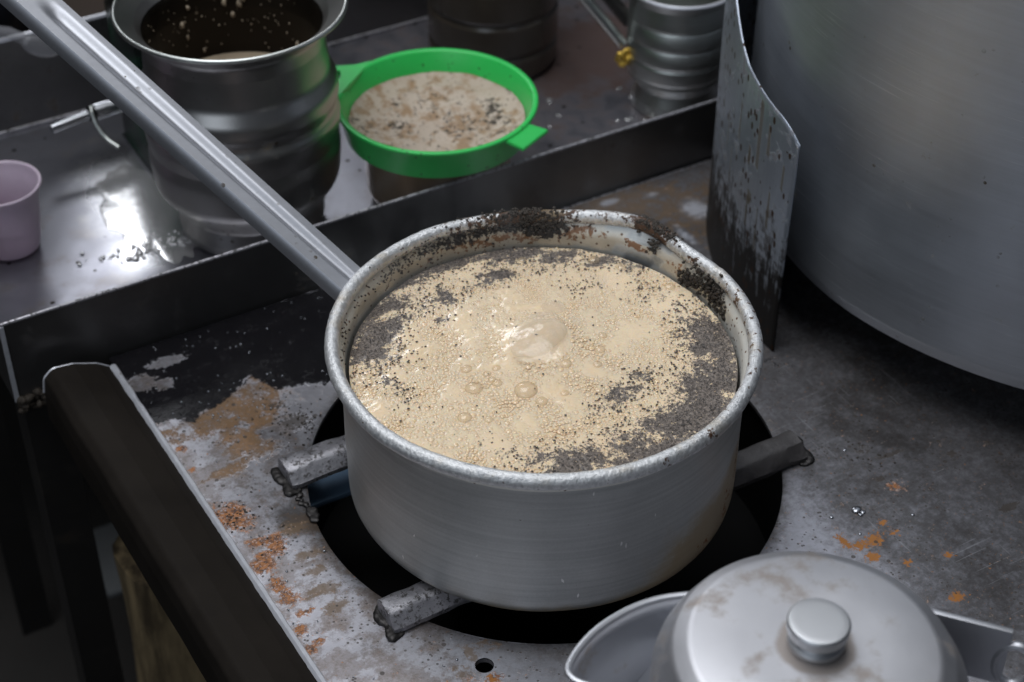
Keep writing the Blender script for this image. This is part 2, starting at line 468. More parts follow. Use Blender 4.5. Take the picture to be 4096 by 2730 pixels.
M['froth'] = t.out(t.mix(n1, (0.75, 0.55, 0.335), (0.85, 0.68, 0.465)), 0.12, 0.0, None, Subsurface_Weight=0.6, Subsurface_Radius=(0.004, 0.003, 0.0018), Coat_Weight=0.5, Coat_Roughness=0.04)

# stove plate
def plate_material():
    t = NT('stove_plate_steel')
    nf = t.noise(420, 5, 0.7); nm = t.noise(75, 9, 0.72); n2 = t.noise(230, 7, 0.75); ns = t.math('ADD', t.math('MULTIPLY', nm, 0.5), t.math('MULTIPLY', n2, 0.5)); nl = t.noise(16, 5, 0.6)
    c = t.mix(nl, (0.35, 0.345, 0.38), (0.58, 0.575, 0.62))
    c = t.mix(t.math('MULTIPLY', t.thr(ns, 0.44, 0.60), t.fmix(t.attr('film'), 0.25, 0.7)), c, (0.17, 0.15, 0.145))
    br = t.noise(1.0, 3, 0.6, t.mapping((30, 700, 30), (0, 0, 0.3)))
    c = t.mix(t.math('MULTIPLY', t.thr(br, 0.5, 0.8), 0.25), c, (0.6, 0.6, 0.62))
    rough = t.math('ADD', t.math('MULTIPLY', ns, 0.50), 0.12)
    metal = 0.85
    def m(name, a, b, amt=1.0, nz=ns, hard=None):
        return t.thr(t.math('ADD', t.attr(name), t.math('MULTIPLY', t.math('SUBTRACT', nz, 0.5), amt)), a, b)
    gr = m('grime_reflection', 0.20, 0.95, 1.4)
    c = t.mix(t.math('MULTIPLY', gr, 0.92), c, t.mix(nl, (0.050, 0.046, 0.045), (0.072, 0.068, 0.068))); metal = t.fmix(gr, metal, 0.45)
    n5 = t.noise(13, 7, 0.68, dist=0.6)
    c = t.mix(t.math('MULTIPLY', t.thr(n5, 0.50, 0.66), t.math('MULTIPLY', gr, 0.6)), c, (0.028, 0.022, 0.018))
    s1 = t.math('GREATER_THAN', t.noise(1.0, 2, 0.5, t.mapping((16, 620, 30), (0, 0, 0.5))), 0.685); s2 = t.math('GREATER_THAN', t.noise(1.0, 2, 0.5, t.mapping((600, 18, 30), (0, 0, 0.2))), 0.69)
    scr = t.math('MULTIPLY', t.math('MAXIMUM', s1, s2), t.thr(t.noise(17, 3), 0.42, 0.6))
    c = t.mix(t.math('MULTIPLY', scr, 0.35), c, (0.42, 0.42, 0.44))
    br_ = m('brown', 0.38, 0.80, 4.0)
    c = t.mix(t.math('MULTIPLY', br_, 0.75), c, (0.16, 0.105, 0.06)); metal = t.fmix(br_, metal, 0.3)
    oc = m('ochre', 0.30, 0.70, 4.2)
    oc2 = t.mix(nf, (0.13, 0.062, 0.018), (0.32, 0.16, 0.045))
    ocr = t.math('MULTIPLY', oc, t.math('SUBTRACT', 1.0, m('ochre', 0.60, 0.85, 4.2)))
    oc2 = t.mix(t.math('MULTIPLY', ocr, 0.6), oc2, (0.07, 0.04, 0.02))
    oc2 = t.mix(t.thr(n2, 0.54, 0.64), oc2, (0.30, 0.27, 0.26))
    c = t.mix(t.math('MULTIPLY', oc, 0.9), c, oc2); metal = t.fmix(oc, metal, 0.15)
    th_ = t.math('MULTIPLY', t.thr(t.math('ADD', t.noise(38, 8, 0.7), t.math('MULTIPLY', t.attr('film'), 0.14)), 0.60, 0.66), t.attr('film'))
    c = t.mix(t.math('MULTIPLY', th_, 0.40), c, (0.12, 0.075, 0.04))
    ru = m('rust', 0.34, 0.62, 4.0, t.math('ADD', t.math('MULTIPLY', nf, 0.5), t.math('MULTIPLY', nm, 0.5)))
    ruc = t.mix(t.thr(t.noise(300, 5, 0.75), 0.38, 0.6), (0.055, 0.02, 0.010), (0.34, 0.13, 0.035))
    ruc = t.mix(t.math('MULTIPLY', t.thr(nf, 0.54, 0.62), 0.7), ruc, (0.42, 0.37, 0.36))
    c = t.mix(ru, c, ruc); metal = t.fmix(ru, metal, 0.0)
    orr = m('orange', 0.38, 0.60, 3.0, nf)
    c = t.mix(orr, c, t.mix(nf, (0.22, 0.075, 0.010), (0.42, 0.17, 0.028))); metal = t.fmix(orr, metal, 0.0)
    ch = m('char', 0.44, 0.56, 2.6)
    chc = t.mix(nm, (0.004, 0.004, 0.005), (0.014, 0.013, 0.015))
    # splashes dried on the steel: small dark dots of several sizes
    d1 = t.math('MULTIPLY', t.math('LESS_THAN', t.voro(95), 0.13), t.math('GREATER_THAN', t.noise(50, 2), 0.52))
    d2 = t.math('MULTIPLY', t.math('LESS_THAN', t.voro(260), 0.20), t.math('GREATER_THAN', t.noise(33, 3), 0.50))
    d3 = m('dots', 0.52, 0.60, 1.5, nf)
    dd = t.math('MAXIMUM', t.math('MAXIMUM', d1, d2), d3)
    c = t.mix(t.math('MULTIPLY', dd, 0.85), c, (0.035, 0.026, 0.02)); metal = t.fmix(dd, metal, 0.0)
    c = t.mix(ch, c, chc); metal = t.fmix(ch, metal, 0.0)
    film = t.math('MAXIMUM', t.math('MAXIMUM', ru, oc), dd)
    rough = t.fmix(film, rough, 0.55)
    rough = t.fmix(ch, rough, t.math('ADD', t.math('MULTIPLY', nl, 0.2), 0.10))
    pale_reflection = m('milk', 0.45, 0.98, 2.2)
    c = t.mix(t.math('MULTIPLY', pale_reflection, 0.65), c, (0.50, 0.53, 0.60)); rough = t.fmix(pale_reflection, rough, 0.25); metal = t.fmix(pale_reflection, metal, 0.2)
    h = t.math('ADD', t.math('MULTIPLY', nm, 0.5), t.math('MULTIPLY', film, 0.5))
    h = t.math('ADD', h, t.math('MULTIPLY', ch, t.math('MULTIPLY', t.noise(150, 4, 0.6), 0.7)))
    nr = t.bump(h, 0.35, 0.0010)
    return t.out(c, rough, metal, nr, Specular_IOR_Level=t.fmix(ch, 0.5, 0.25))
M['plate'] = plate_material()
# tray floor: wet brushed steel
def tray_material():
    t = NT('tray_steel')
    nl = t.noise(9, 5, 0.6); nm = t.noise(45, 5, 0.65)
    c = t.mix(nl, (0.22, 0.22, 0.25), (0.36, 0.36, 0.40))
    c = t.mix(t.math('MULTIPLY', t.thr(nm, 0.5, 0.72), 0.5), c, (0.2, 0.17, 0.15))
    br = t.attr('brown')
    k = t.thr(t.math('ADD', br, t.math('MULTIPLY', t.math('SUBTRACT', nm, 0.5), 0.9)), 0.35, 0.9)
    c = t.mix(t.math('MULTIPLY', k, 0.85), c, (0.10, 0.055, 0.04))
    sp = t.math('MULTIPLY', t.math('LESS_THAN', t.voro(70), 0.13), t.math('GREATER_THAN', t.noise(40, 2), 0.52))
    c = t.mix(sp, c, (0.03, 0.025, 0.02))
    r = t.math('ADD', t.math('MULTIPLY', nm, 0.22), 0.22)
    wt = t.thr(t.math('ADD', t.attr('wet'), t.math('MULTIPLY', t.math('SUBTRACT', nm, 0.5), 0.8)), 0.15, 0.85)
    c = t.mix(wt, c, (0.66, 0.66, 0.68)); r = t.fmix(wt, r, 0.20)
    return t.out(c, r, t.fmix(k, 0.9, 0.4), t.bump(t.math('ADD', nm, nl), 0.12, 0.0012))
M['tray'] = tray_material()
M['tray_wall'] = metal_mat('tray_wall_steel', (0.17, 0.165, 0.165), 0.38, metal=0.9, brush=(3, 3, 200), brush_amt=0.06, blotch=0.25, blotch_scale=20, stain=(0.04, 0.03, 0.022), stain_amt=0.25, stain_scale=40, speck=0.2, bump=0.08)
t = NT('spilt_milk'); n1 = t.noise(60, 4)
M['puddle'] = t.out(t.mix(n1, (0.62, 0.62, 0.64), (0.78, 0.77, 0.76)), 0.17, 0.75, t.bump(t.noise(90, 4, 0.6), 0.10, 0.0012), Coat_Weight=0.5, Coat_Roughness=0.06)
def shield_material():
    t = NT('shield_sheet')
    st = t.noise(1.0, 5, 0.65, t.mapping((240, 240, 26)))
    nm = t.noise(90, 5, 0.65); nl = t.noise(14, 4)
    c = t.mix(st, (0.34, 0.38, 0.44), (0.60, 0.645, 0.72))
    r1 = t.thr(t.math('ADD', nm, t.math('MULTIPLY', t.attr('soot'), 0.12)), 0.56, 0.66)
    c = t.mix(t.math('MULTIPLY', r1, 0.7), c, (0.05, 0.032, 0.022))
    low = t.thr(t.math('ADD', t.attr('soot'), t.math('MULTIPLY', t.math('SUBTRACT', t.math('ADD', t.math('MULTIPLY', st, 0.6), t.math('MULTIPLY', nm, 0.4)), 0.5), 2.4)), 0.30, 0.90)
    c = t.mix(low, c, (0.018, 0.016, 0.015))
    dr = t.thr(t.math('ADD', t.attr('drip'), t.math('MULTIPLY', t.math('SUBTRACT', st, 0.5), 0.5)), 0.40, 0.60)
    c = t.mix(t.math('MULTIPLY', dr, 0.85), c, (0.06, 0.042, 0.018))
    sp = t.math('MULTIPLY', t.math('LESS_THAN', t.voro(1.0, t.mapping((150, 150, 80))), 0.22), t.math('GREATER_THAN', t.noise(30, 2), 0.40))
    c = t.mix(sp, c, (0.035, 0.018, 0.010))
    film = t.math('MAXIMUM', t.math('MAXIMUM', low, r1), t.math('MAXIMUM', dr, sp))
    return t.out(c, t.fmix(film, 0.36, 0.6), t.fmix(film, 0.8, 0.1), t.bump(t.math('ADD', st, film), 0.25, 0.0006), Specular_IOR_Level=t.fmix(low, 0.5, 0.15))
M['shield'] = shield_material()
t = NT('floor_dirt'); n1 = t.noise(6, 6, 0.65)
M['floor'] = t.out(t.mix(n1, (0.010, 0.009, 0.008), (0.035, 0.03, 0.026)), 0.8, 0, t.bump(n1, 0.4, 0.01))
M['card'] = simple('grey_card', (0.16, 0.165, 0.165), 0.7, 0, 0.15, 12)
t = NT('old_wood'); n1 = t.noise(1.0, 6, 0.65, t.mapping((45, 45, 7)))
M['wood'] = t.out(t.mix(t.thr(n1, 0.35, 0.65), (0.04, 0.026, 0.012), (0.26, 0.19, 0.10)), 0.75, 0, t.bump(n1, 0.5, 0.003))
M['wall'] = simple('dark_wall_paint', (0.035, 0.024, 0.018), 0.7, 0, 0.4, 9)
M['bag'] = simple('black_bag', (0.006, 0.007, 0.011), 0.55, 0, 0.3, 12)
t = NT('clear_plastic'); n1 = t.noise(40, 3)
M['clear'] = t.out(t.mix(n1, (0.22, 0.22, 0.24), (0.36, 0.36, 0.38)), 0.18, 0.0, None, Alpha=0.45)
M['brass'] = metal_mat('brass_repair', (0.55, 0.36, 0.06), 0.38, metal=0.6, blotch=0.4, blotch_scale=150, stain=(0.06, 0.035, 0.01), stain_amt=0.5, stain_scale=110, bump=0.5)
M['drop'] = metal_mat('solidified_drop', (0.40, 0.41, 0.44), 0.22, metal=0.9, blotch=0.2, bump=0.1)

# ------------------------------------------------------------------ setting: floor, wall behind
fl = mesh('floor', [(-4, -4, -.5), (4, -4, -.5), (4, 4, -.5), (-4, 4, -.5)], [(0, 1, 2, 3)], M['floor']); tag(fl, kind='structure')
wl = box('wall', (-3, 1.15, -.5), (3, 1.2, 0.55), M['wall']); tag(wl, kind='structure')
cd = box('floor_sheet', (-.157, .520, -.5), (-.107, .610, -.494), M['card'], bevel=0.002)
tag(cd, 'pale grey square sheet lying on the dark floor under the stove', 'sheet')
# stump seen below the edge of the stove
pv = []
stump = thing('wooden_post', 'weathered tan wooden post standing on the floor below the stove edge', 'post', (-.17, .24, -.5))
sweep('shaft', [(0, 0, z) for z in np.linspace(0, 0.325, 14)],
      lambda i, tt: [(0.036 * (1 + 0.10 * math.sin(3 * a + 5 * tt)) * math.cos(a), 0.036 * (1 + 0.08 * math.sin(2 * a + 9 * tt)) * math.sin(a)) for a in np.linspace(0, 2 * math.pi, 20, endpoint=False)], M['wood'], stump, up=(0, 1, 0))

# ------------------------------------------------------------------ stove
stove = thing('stove', 'stained steel stove top with round burner hole holding the boiling pan', 'stove', (0, 0, 0))
HC = (0.0150, 0.0203); HR = 0.1447
X0, X1, Y0, Y1 = -0.1815, 0.85, -0.55, 0.2485
SH = (-0.0955, -0.1013, 0.0052)
def blobs(P, lst, default=0.012):
    out = np.zeros(len(P))
    for b in lst:
        x, y = b[0], b[1]
        rx = b[2] if len(b) > 2 else default
        ry = b[3] if len(b) > 3 else rx
        s = b[4] if len(b) > 4 else 1.0
        d = ((P[:, 0] - x) / rx) ** 2 + ((P[:, 1] - y) / ry) ** 2
        out = np.maximum(out, s * np.exp(-d))
    return out
def plate_attrs(P):
    u, v = P[:, 0], P[:, 1]
    vb = np.interp(u, [-.19, -.181, -.156, -.130, -.108, -.0997, -.080, -.063, .0, .08, .12, .2], [.172, .175, .163, .172, .184, .165, .160, .153, .155, .17, .22, .26])
    char = np.clip((v - vb) / 0.02 + 0.5, 0, 1) * np.clip((0.16 - u) / 0.05, 0, 1)
    char = np.maximum(char, blobs(P, [(.197, .004, .016, .012), (.188, .010, .012, .01), (.20, .018, .014, .02), (.193, .03, .012, .012)]) * 0.42)
    char = char - blobs(P, [(-.172, .214, .012, .010, 1.0), (-.150, .226, .016, .006, .95), (-.160, .205, .008, .006, 1.0)])
    ochre = blobs(P, [(-.1324, .1678, .02, .011), (-.1178, .151, .018, .012), (-.1381, .1501, .010, .008), (-.1423, .136, .009, .008), (-.1424, .1239, .009, .009), (-.1217, .142, .012, .009), (-.0996, .1722, .012, .010), (-.1037, .1833, .010, .008), (-.1763, .1609, .010, .005, .9), (-.1572, .1087, .022, .0045, .85), (-.1476, .1624, .016, .008), (-.135, .130, .010, .018, 1.0), (-.125, .165, .034, .018, .85), (-.110, .160, .02, .012, .8), (-.15, .150, .02, .008, .8), (-.128, .118, .012, .010, .7), (-.143, .112, .018, .004, .8), (-.17, .150, .012, .008, .6)])
    rust = blobs(P, [(-.1689, .0712, .011, .012, 1.1), (-.1734, .1218, .003, .003), (-.1726, .1425, .004, .004), (-.1559, .0432, .007, .006), (-.1559, .0361, .008, .008), (-.1639, .0454, .006, .004), (-.1665, .0287, .006, .009), (-.1677, .0054, .005, .010), (-.1635, -.0183, .009, .004, .9), (-.1652, -.041, .004, .004), (-.1711, -.0284, .004, .006), (-.1665, -.0018, .006, .008), (-.1724, .0254, .005, .008), (-.1724, -.0439, .004, .004), (.1884, -.1026, .007, .005, .75), (-.0965, -.112, .006, .005, .7), (-.108, -.11, .008, .006, .6)])
    orange = blobs(P, [(.1322, -.1244, .003, .007), (.1386, -.1311, .0045, .004), (.1483, -.1314, .006, .005), (.1385, -.1421, .005, .004), (.1616, -.1232, .003, .003, .9), (.1618, -.1324, .003, .003, .9), (.1778, -.1623, .003, .003, .9), (.1528, -.1554, .003, .003, .9), (.160, -.19, .005, .004, 1), (-.097, -.1125, .004, .003, .8)])
    brown = blobs(P, [(-.1442, .0071, .012, .004), (-.1454, .0211, .010, .005), (-.1462, -.007, .012, .005), (-.1458, -.0221, .012, .007), (-.1425, .0444, .012, .005), (.2001, .2377, .07, .05, .85), (.13, .235, .06, .03, .9), (.25, .2, .06, .05, .8), (-.0983, -.0902, .004, .010, .9), (-.0879, -.0864, .005, .004, .9), (-.1073, -.099, .006, .006, .8), (-.0841, -.0929, .005, .003, .9)])
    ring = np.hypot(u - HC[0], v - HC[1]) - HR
    grime_reflection = 0.75 * np.exp(-np.clip(ring, 0, None) / 0.010) + blobs(P, [(.19, -.069, .02, .02, .6), (-.145, .085, .02, .02, .45), (-.14, .055, .014, .018, .75), (-.145, -.06, .02, .012, .4)])
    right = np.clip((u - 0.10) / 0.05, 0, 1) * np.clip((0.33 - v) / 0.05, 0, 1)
    grime_reflection = np.maximum(grime_reflection, 0.80 * right)  # right side darkened as well: the big pot's dark reflection put into the colour
    dots = blobs(P, [(-.102, .13, .016, .012, .8), (-.085, .115, .012, .012, .75), (-.12, .115, .015, .01, .5), (-.105, .15, .02, .01, .6), (.2037, -.0787, .012, .0022, 1.2), (.2371, -.097, .004, .003, 1.3), (.2358, -.1502, .009, .003, 1.3), (.1844, -.0931, .004, .003, 1.1), (.192, -.068, .012, .008, .6)])
    milk = blobs(P, [(.2001, .2377, .012, .006), (.243, .2564, .028, .006, .9), (.251, .199, .016, .02, 1.0), (.232, .23, .01, .006, .8), (.225, .175, .006, .02, .9)])  # bright reflections painted into the plate colour as pale bluish patches
    left = np.clip((-.09 - u) / .02, 0, 1)
    film = np.clip(left + .5 * np.clip((-v - .08) / .03, 0, 1) * (u < .05), 0, 1)
    return dict(film=film, char=char, ochre=ochre, rust=rust, orange=orange, brown=brown, grime_reflection=grime_reflection, dots=dots, milk=milk)
def build_plate():
    pts = []; edges = []
    def loop(q):
        s = len(pts); pts.extend(q)
        for i in range(len(q)): edges.append((s + i, s + (i + 1) % len(q)))
    hole = [(HC[0] + HR * math.cos(a), HC[1] + HR * math.sin(a)) for a in np.linspace(0, 2 * math.pi, 220, endpoint=False)]
    sh = [(SH[0] + SH[2] * math.cos(a), SH[1] + SH[2] * math.sin(a)) for a in np.linspace(0, 2 * math.pi, 28, endpoint=False)]
    loop([(X0, Y0), (X1, Y0), (X1, Y1), (X0, Y1)]); loop(hole); loop(sh)
    g = 0.0028
    for y in np.arange(Y0 + g, Y1 - g / 2, g):
        for x in np.arange(X0 + g, X1 - g / 2, g):
            if y < -0.22 or x > 0.42:   # coarse where the photograph does not look
                if (int(round((x - X0) / g)) % 5) or (int(round((y - Y0) / g)) % 5): continue
            if math.hypot(x - HC[0], y - HC[1]) < HR + 0.002: continue
            if math.hypot(x - SH[0], y - SH[1]) < SH[2] + 0.0015: continue
            pts.append((x + rnd.uniform(-.2, .2) * g, y + rnd.uniform(-.2, .2) * g))
    V, E_, F, _, _, _ = delaunay_2d_cdt([Vector(p) for p in pts], edges, [], 0, 1e-7)
    V = np.array([(v.x, v.y) for v in V])
    faces = []
    for f in F:
        c = V[list(f)].mean(0)
        if math.hypot(c[0] - HC[0], c[1] - HC[1]) < HR - 1e-5 and True:
            continue
        if math.hypot(c[0] - SH[0], c[1] - SH[1]) < SH[2] - 1e-5: continue
        faces.append(list(f))
    P = np.c_[V, np.zeros(len(V))]
    # gentle dishing and lip round the hole
    d = np.hypot(V[:, 0] - HC[0], V[:, 1] - HC[1]) - HR
    P[:, 2] = -0.0012 * np.exp(-np.clip(d, 0, None) / 0.004)
    P[:, 2] += [0.0006 * noise.noise((x * 14, y * 14, 0)) for x, y in V]
    n0 = len(P); walls = []; extra = []
    for cx, cy, r, n in ((HC[0], HC[1], HR, 220), (SH[0], SH[1], SH[2], 28)):
        s = n0 + len(extra)
        for a in np.linspace(0, 2 * math.pi, n, endpoint=False):
            extra.append((cx + r * math.cos(a), cy + r * math.sin(a), -0.0008)); extra.append((cx + r * math.cos(a), cy + r * math.sin(a), -0.0035))
        for i in range(n):
            j = (i + 1) % n
            walls.append((s + 2 * i, s + 2 * j, s + 2 * j + 1, s + 2 * i + 1))
    # skirt of the plate's own thickness at its outer edge
    s = n0 + len(extra)
    cor = [(X0, Y0), (X1, Y0), (X1, Y1), (X0, Y1)]
    for x, y in cor: extra += [(x, y, -.0005), (x, y, -.004)]
    for i in range(4):
        j = (i + 1) % 4; walls.append((s + 2 * i, s + 2 * j, s + 2 * j + 1, s + 2 * i + 1))
    allp = np.vstack([P, np.array(extra)])
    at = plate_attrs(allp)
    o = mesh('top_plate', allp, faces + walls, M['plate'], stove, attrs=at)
    return auto_smooth(o, 50)
build_plate()
# well under the hole and burner
lathe('burner_well', [(HR + .004, -.004), (HR + .003, -.09), (0.02, -.092), (0.0, -.092)], M['black_iron'], stove, 72, (HC[0], HC[1], 0))
b = lathe('burner', round_profile([(0.0, -.05), (.03, -.05), (.045, -.055, .004), (.062, -.048, .004), (.066, -.062, .004), (.05, -.075), (.0, -.08)], n=3), M['black_iron'], stove, 48, (HC[0], HC[1], 0))
for k in range(10):
    a = k * 0.628
    tube('burner_port', [(HC[0] + .055 * math.cos(a), HC[1] + .055 * math.sin(a), -.05), (HC[0] + .056 * math.cos(a), HC[1] + .056 * math.sin(a), -.038)], 0.004, M['black_iron'], b, 8, up=(1, 0, 0))
box('burner_bracket', (-.128, .076, -.024), (-.060, .101, -.020), M['blue'], stove, bevel=0.001)
# two support bars across the hole, welded at their ends
def bar(v0, v1, u0, u1):
    w = v1 - v0
    sec = [(-v0, .0075), (-v0 - .0035, .0108), (-v1 + .010 if False else -(v0 + .0075), .0112)]
    prof = [(0, .0005), (0, .0035), (w * .14, .0066), (w * .26, .0094), (w * .34, .0106), (w * .5, .0110), (w * .65, .0112), (w * .8, .0111), (w * .92, .0104), (w, .0085), (w, .0005)]
    path = [(u, v0, 0) for u in np.linspace(u0, u1, 110)]
    jit = [.0008 * noise.noise((i * .21, v0 * 50, 2)) for i in range(110)]
    o = sweep('support_bar', path, lambda i, tt: [(-a - .0012 * noise.noise((i * .16, a * 200, 7)), b_ + 0.0009 + jit[i] * .6 + .0009 * noise.noise((i * .2, a * 160, 1))) for a, b_ in prof], M['bar'], stove, up=(0, 0, 1))
    return o
barA = bar(.0735, .0945, -.129, .162)
barB = bar(-.0585, -.0380, -.128, .155)
for bo in (barA, barB):
    co = np.array([v.co[:] for v in bo.data.vertices]); at_ = bo.data.attributes.new('shade_soot', 'FLOAT', 'POINT')
    at_.data.foreach_set('value', np.clip((co[:, 0] + .085) / .05, 0, 1).astype(np.float32))
def weld(pts, parent, fine=True):
    L = Lumps()
    for (x, y, z, r) in pts:
        L.add((x, y, z), r * 1.35, r * 1.2, r * .6, 0.2, True)
    o = L.build('weld_bead', M['weld'], parent)
    md = o.modifiers.new('fuse', 'REMESH'); md.mode = 'VOXEL'; md.voxel_size = .0005; md.use_smooth_shade = True
    m2 = o.modifiers.new('melt', 'SMOOTH'); m2.factor = .6; m2.iterations = 8
    return o
for bo, v0, v1, ue in ((barA, .0735, .0945, (-.129, .162)), (barB, -.0585, -.0380, (-.128, .155))):
    for k, u in enumerate(ue):
        s = -1 if k == 0 else 1
        q = []
        w_ = 0.0
        for i in range(46):
            f = i / 45
            w_ += rnd.uniform(-.0005, .0005)
            q.append((u + s * (.0005 + w_ + .0012 * math.sin(f * 9 + u * 40)), v0 - .001 + f * (v1 - v0 + .001), .0008, rnd.uniform(.0022, .0030)))
        for i in range(9):
            f = i / 21
            q.append((u - s * (f * .011), v0 - .0012 - .0007 * math.sin(f * 11), .0006, rnd.uniform(.0011, .0019)))
        weld(q, bo)
q = [(-.1272 + .0018 * math.sin(i * 2.1), .0545 - i * .0016, .0006, rnd.uniform(.0012, .0024)) for i in range(7)]
q = [(p_[0], p_[1] - k * .0004, p_[2], p_[3]) for p_ in q for k in range(4)]
q += [(-.1285 + rnd.uniform(-.002, .002), .068 - i * .0022, .0008, rnd.uniform(.001, .002)) for i in range(5)]
weld(q, stove)
# folded side guard: dark curved sheet with a bright bare edge
def guard():
    prof = [(-.1812, .0025), (-.190, .0090), (-.205, .0148), (-.2185, .0165), (-.2245, .0110), (-.2262, .000), (-.2266, -.010), (-.2268, -.022)]
    prof = round_profile([(p[0], p[1], .006) for p in prof], n=5)
    th = .0022
    A = np.array(prof); T = np.gradient(A, axis=0); T /= np.linalg.norm(T, axis=1)[:, None]
    N = np.c_[-T[:, 1], T[:, 0]]
    sec = [tuple(p) for p in A] + [tuple(p) for p in (A + N * th)[::-1]]
    vs_ = np.linspace(.236, -.54, 120)
    verts, faces = [], []
    m = len(sec)
    for v in vs_:
        sh = (v - .08) * -.0185
        w = 0.0006 * noise.noise((v * 25, 0, 3))
        for (x, z) in sec: verts.append((x + sh + w, v, z + w))
    for i in range(len(vs_) - 1):
        for k in range(m):
            faces.append((i * m + k, i * m + (k + 1) % m, (i + 1) * m + (k + 1) % m, (i + 1) * m + k))
    faces.append(tuple(range(m))); faces.append(tuple(range((len(vs_) - 1) * m, len(vs_) * m)))
    o = mesh('side_guard', verts, faces, M['guard'], stove)
    bm = bmesh.new(); bm.from_mesh(o.data); bmesh.ops.recalc_face_normals(bm, faces=bm.faces); bm.to_mesh(o.data); bm.free()
    auto_smooth(o, 40)
    # bare edge: lumpy ground strip along the top, and thin lip round the far end
    ev = np.linspace(.2345, -.54, 300)
    path = [(-.1812 + (v - .08) * -.0185 + .0006, v, .0032) for v in ev]
    jit = [0.0003 * noise.noise((v * 300, 1, 0)) + 0.0004 * noise.noise((v * 90, 5, 0)) for v in ev]
    sweep('bare_edge', path, lambda i, tt: [(.0014 + jit[i], -.0016), (.0020 + jit[i], .0008), (.0004, .0023 + jit[i]), (-.0018 - jit[i], .0018 + jit[i]), (-.0028 - jit[i], -.0002), (-.0014, -.0018)], M['cut_edge'], o)
    tube('edge_lip', [(p[0] - .003, .2362, p[1] - .0005) for p in prof[:-6]], .0009, M['cut_edge'], o, 6, up=(0, 1, 0))
guard()
# solidified drops and specks standing on the plate
L = Lumps()
for x, y, r in [(.1549, -.107, .0034), (.157, -.1105, .0018), (.138, -.1043, .0015), (.1811, -.1267, .0014), (.1817, -.062, .0013), (.144, -.1237, .0011), (.1544, -.1114, .0016)]:
    L.add((x, y, .0002), r, r * .85, r * .35, .12, True)
for _ in range(60):
    x = rnd.uniform(-.175, -.10); y = rnd.uniform(-.1, .17)
    if math.hypot(x - HC[0], y - HC[1]) < HR + .003: continue
    L.add((x, y, .0003), rnd.uniform(.0004, .0010), rnd.uniform(.0004, .001), .0005, .2)
for _ in range(130):
    x = rnd.uniform(-.175, .02); y = rnd.uniform(.15, .246)
    if math.hypot(x - HC[0], y - HC[1]) < HR + .003: continue
    r = rnd.uniform(.0003, .0009); L.add((x, y, .0003), r, r, r * .7, .2)
o = L.build('metal_spatter', M['drop'], stove); tag(o, kind='stuff')
L = Lumps()
for cx, cy, n, s in [(-.102, .13, 70, .010), (-.087, .116, 60, .008), (-.11, .15, 30, .012), (-.169, .071, 60, .008), (.192, -.069, 50, .011), (-.157, .04, 20, .007)]:
    for _ in range(n):
        r = rnd.uniform(.0004, .0011); x = rnd.gauss(cx, s * .9); y = rnd.gauss(cy, s * .9)
        if math.hypot(x - HC[0], y - HC[1]) < HR + .002: continue
        L.add((x, y, .0001), r, r * .8, r * .5, .35)
o = L.build('burnt_crumbs', M['crust'], stove); tag(o, kind='stuff')
# stove legs (angle iron) out of sight under the plate
for x, y in ((-.17, -.5), (.8, -.5), (.8, .2)):
    box('leg', (x, y, -.5), (x + .03, y + .03, -.004), M['dark_steel'], stove, bevel=.002)

# ------------------------------------------------------------------ tray
tray = thing('drip_tray', 'long shallow steel tray behind the stove holding jugs and strainer', 'tray', (0, 0, 0))
TX0, TX1, TY0, TY1 = -.244, .75, .252, .545
nx, ny = 220, 70
xs = np.linspace(TX0 + .001, TX1, nx); ys = np.linspace(TY0 + .001, TY1, ny)
P = np.array([(x, y, .0005 * noise.noise((x * 9, y * 9, 4)) + 0.003) for y in ys for x in xs])
F = [(j * nx + i, j * nx + i + 1, (j + 1) * nx + i + 1, (j + 1) * nx + i) for j in range(ny - 1) for i in range(nx - 1)]
brown = np.maximum(blobs(P, [(.30, .43, .14, .10, 1.0), (.22, .35, .07, .05, .6), (.12, .28, .07, .03, .5), (-.21, .35, .02, .05, .35)]), 0.55 * np.clip((P[:, 0] - .06) / .08, 0, 1))
mesh('tray_floor', P, F, M['tray'], tray, attrs=dict(brown=brown, wet=blobs(P, [(-.095, .41, .045, .075, 1.0), (-.12, .345, .03, .03, .8), (-.07, .46, .03, .04, .7)])))
box('front_wall', (TX0, TY0 - .0015, -.014), (TX1, TY0, .0495), M['tray_wall'], tray)
box('back_wall', (TX0, TY1, -.01), (TX1, TY1 + .0015, .0800), M['tray_wall'], tray)
box('left_wall', (TX0 - .0015, TY0 - .0015, -.014), (TX0, TY1 + .0015, .0495), M['tray_wall'], tray)
def rimstrip(a, b_, r=.0016):
    p = [Vector(a).lerp(Vector(b_), k / 60) for k in range(61)]
    p = [(q.x, q.y, q.z + .0003 * noise.noise((q.x * 40, q.y * 40, 0))) for q in p]
    tube('rolled_edge', p, r, M['cut_edge'] if r > .0017 else M['bar'], tray, 8)
rimstrip((TX0, TY0 - .0008, .0500), (TX1, TY0 - .0008, .0500), .0013)
rimstrip((TX0, TY1 + .0008, .0805), (TX1, TY1 + .0008, .0805), .0019)
rimstrip((TX0 - .0008, TY0, .050), (TX0 - .0008, TY1, .050), .0013)
rimstrip((TX0, TY1 - .0010, .0042), (TX1, TY1 - .0010, .0042), .0012)
box('corner_seam', (TX0 - .0018, TY0 - .0026, -.012), (TX0 + .0012, TY0 - .0015, .049), M['cut_edge'], tray)
for x in (TX0 + .003, TX1 - .05):
    lg = box('leg', (x, TY0 + .001, -.5), (x + .028, TY0 + .003, -.0125), M['dark_steel'], tray)
    box('leg_flange', (x, TY0 + .003, -.5), (x + .002, TY0 + .03, -.0125), M['dark_steel'], lg)
